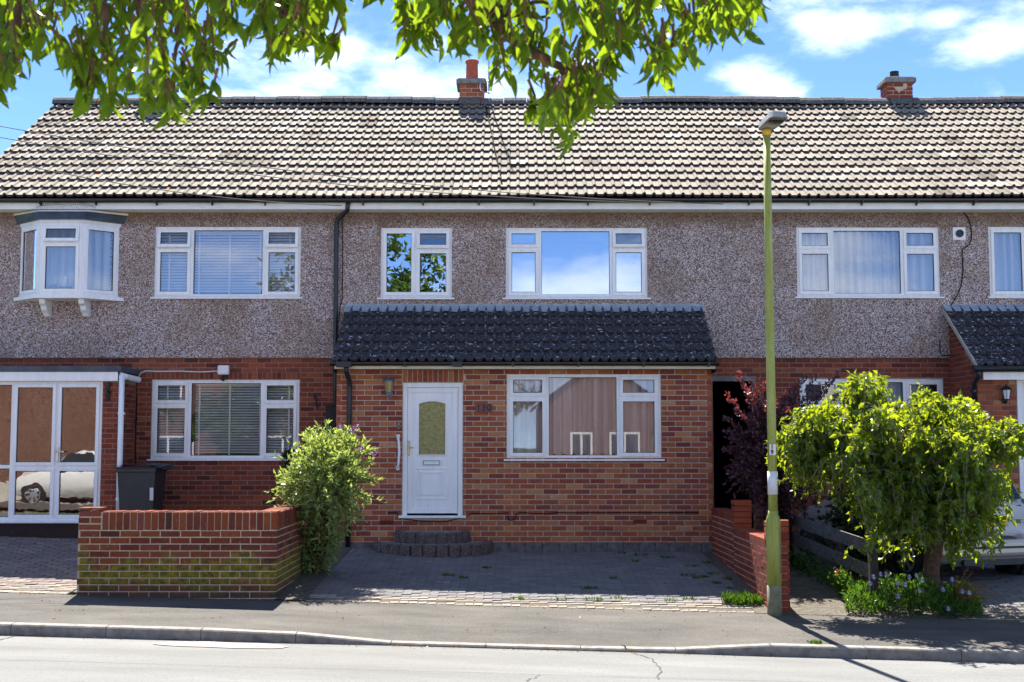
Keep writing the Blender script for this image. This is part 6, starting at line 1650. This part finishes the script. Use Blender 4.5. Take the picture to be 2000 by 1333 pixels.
    spray(1300, 105, 3.3, 4); spray(1470, 8, 3.4, 5); spray(145, -4, 3.3, 3)
    for i in range(100):            # the rest of the crown above the view
        spray(rnd.uniform(-250, 1500), rnd.uniform(-330, -90), rnd.uniform(3.2, 4.4), 7)
    for i in range(650): spray(rnd.uniform(-200, 620), rnd.uniform(-420, -130), rnd.uniform(3.7, 5.0), 8)  # dense unseen sprays added to shade the left leaves from the sun
    for i in range(50): spray(rnd.uniform(1100, 1500), rnd.uniform(-420, -130), rnd.uniform(3.7, 5.0), 7)  # a few more unseen sprays added as shade right of centre
    def vis(l):
        return 0 if (-20 < l[3] < 2020 and l[4] > -30) else 1
    order = sorted(range(len(leaves)), key=lambda i: (vis(leaves[i]), leaves[i][0].y))
    rest = MB()
    for k, i in enumerate(order):
        p, d, l, px, py = leaves[i]; s, dd, n = frame_of(d, Vector((rnd.uniform(-1, 1), rnd.uniform(-1, 1), .2)))
        M = Matrix((s, dd, n)).transposed()
        if k < 300: place('leaf', mesh[k % 3], root, p, 0, (l, l, l), M.to_quaternion())
        else:
            q = len(rest.v); w = rnd.choice((.33, .29, .37)); cz = rnd.uniform(.6, 1.6)
            for (x, y, z) in LEAF_LONG[0]:
                v = p + (s * (x * w) + dd * y + n * (z * cz)) * l; rest.v.append((v.x, v.y, v.z))
            rest.f += [tuple(q + t for t in f) for f in LEAF_LONG[1]]
    rest.build('foliage', 'leaf_street', root, kind='stuff'); tw.build('twigs', 'twig', root, kind='stuff')
street_tree()

# ================================================================== across the street: what the window panes mirror, and added ground that bounces sun
def far_side():
    sheet('bounce_forecourt', -26, 26, -9, 4.4, .02, 'concrete_pale', 26, 6)  # unseen pale ground added to bounce sunlight onto the shaded fronts
    def fhouse(label, x0, x1, y, depth, ze, zr, wall, roof, wins, gable):
        root = thing('facing_house', label, 'house', ((x0 + x1) / 2, y, -.3), 'houses across the street'); b = MB(); xc = (x0 + x1) / 2
        b.box(x0, x1, y - depth, y, -.6, ze)
        if gable: b.prism([(x0, y, ze), (x1, y, ze), (xc, y, zr - .1)], (0, -depth, 0))
        else: b.prism([(x0, y, ze), (x0, y - depth, ze), (x0, y - depth / 2, zr - .1)], (x1 - x0, 0, 0))
        b.build('wall', wall, root); b = MB()
        if gable:
            for s, xe in ((-1, x0 - .3), (1, x1 + .3)): b.quad((xe, y + .2, ze - .15), (xc, y + .2, zr), (xc, y - depth - .2, zr), (xe, y - depth - .2, ze - .15))
        else:
            for ye in (y + .35, y - depth - .35): b.quad((x0 - .2, ye, ze - .1), (x1 + .2, ye, ze - .1), (x1 + .2, y - depth / 2, zr), (x0 - .2, y - depth / 2, zr))
        b.build('roof', roof, root)
        for (a, c, d, e) in wins:
            b = MB(); b.box(a, c, y + .002, y + .06, d, e); w = b.build('window', 'upvc', root); b = MB(); m = (a + c) / 2
            for (l, r) in ((a + .08, m - .04), (m + .04, c - .08)): b.box(l, r, y + .061, y + .065, d + .08, e - .08)
            b.build('pane', 'car_glass', w)
    fhouse('red brick bungalow with a gable across the street, mirrored in the porch window', 1.0, 5.4, -9, 7, 3.0, 4.7, 'far_brick', 'terracotta', [(2.1, 2.9, .7, 2.0), (3.5, 4.6, .6, 2.0)], True)
    fhouse('brick house with red roof across the street, mirrored in the left house windows', -24, -6.6, -11, 8, 4.6, 7.2, 'far_brick', 'terracotta', [(-15, -13, 3, 4.2), (-11, -9, 3, 4.2), (-14.5, -12.5, .5, 1.9), (-10, -8, .5, 1.9)], False)
    fhouse('pale rendered house with red roof across the street, mirrored at the right', 9, 19, -12, 8, 4.8, 7.4, 'render_white', 'terracotta', [(10.5, 12.5, 3, 4.2), (15, 17, 3, 4.2), (10.5, 12.5, .5, 1.9)], False)
    def ftree(label, x, y, z0, zc, r, rz):
        root = thing('far_tree', label, 'tree', (x, y, z0), 'trees across the street'); b = MB(); b.tube([(x, y, z0 - .1), (x + .1, y, zc - rz * .4), (x, y, zc)], [.22, .16, .06], 8); b.build('trunk', 'bark', root); f = MB()
        cl = [Vector((x + rnd.gauss(0, r * .5), y + rnd.gauss(0, r * .5), zc + rnd.gauss(0, rz * .5))) for _ in range(46)]
        for c in cl:
            for k in range(42): p = c + rv(r * .17); add_leaf(f, p, rv(1).normalized(), .30, .17)
        f.build('crown', 'leaf_far', root, kind='stuff')
    ftree('broad green tree across the street, mirrored in the left upstairs window', -7.6, -5.5, -.2, 4.6, 1.9, 2.6)
    ftree('tall green tree across the street, mirrored in the small upstairs window', -3.9, -6.5, -.2, 6.6, 1.4, 3.0)
    ftree('bushy garden tree across the street, mirrored beside the bungalow', 6.6, -6, -.2, 3.0, 1.3, 2.0)
    ftree('garden tree across the street, mirrored in the left downstairs window', -9.5, -4.5, -.2, 2.2, 1.3, 1.6)
    c = car('white hatchback parked across the street, mirrored in the porch doors', (-9.5, 3.5, gz(-9, 3.4)), R(90), 'car_white')
far_side()
def litter():
    b = MB()
    for i in range(520):
        k = rnd.random(); x = rnd.uniform(-5.6, 5.8)
        y = 12.49 - abs(rnd.gauss(0, .05)) if k < .55 else rnd.uniform(12.7, 14.4) if k < .75 else 14.42 - abs(rnd.gauss(0, .06))
        add_leaf(b, Vector((x, y, gz(x, y) + .004 + (-.07 if False else 0))), Vector((rnd.gauss(0, 1), rnd.gauss(0, 1), .1)), rnd.uniform(.012, .04), .012)
    o = b.build('leaf_litter', 'leaf_rust', None, origin=(0, 12.5, gz(0, 12.5))); tag(o, 'dry leaf scraps and grit scattered along the gutter and pavement', 'litter')['kind'] = 'stuff'
litter()
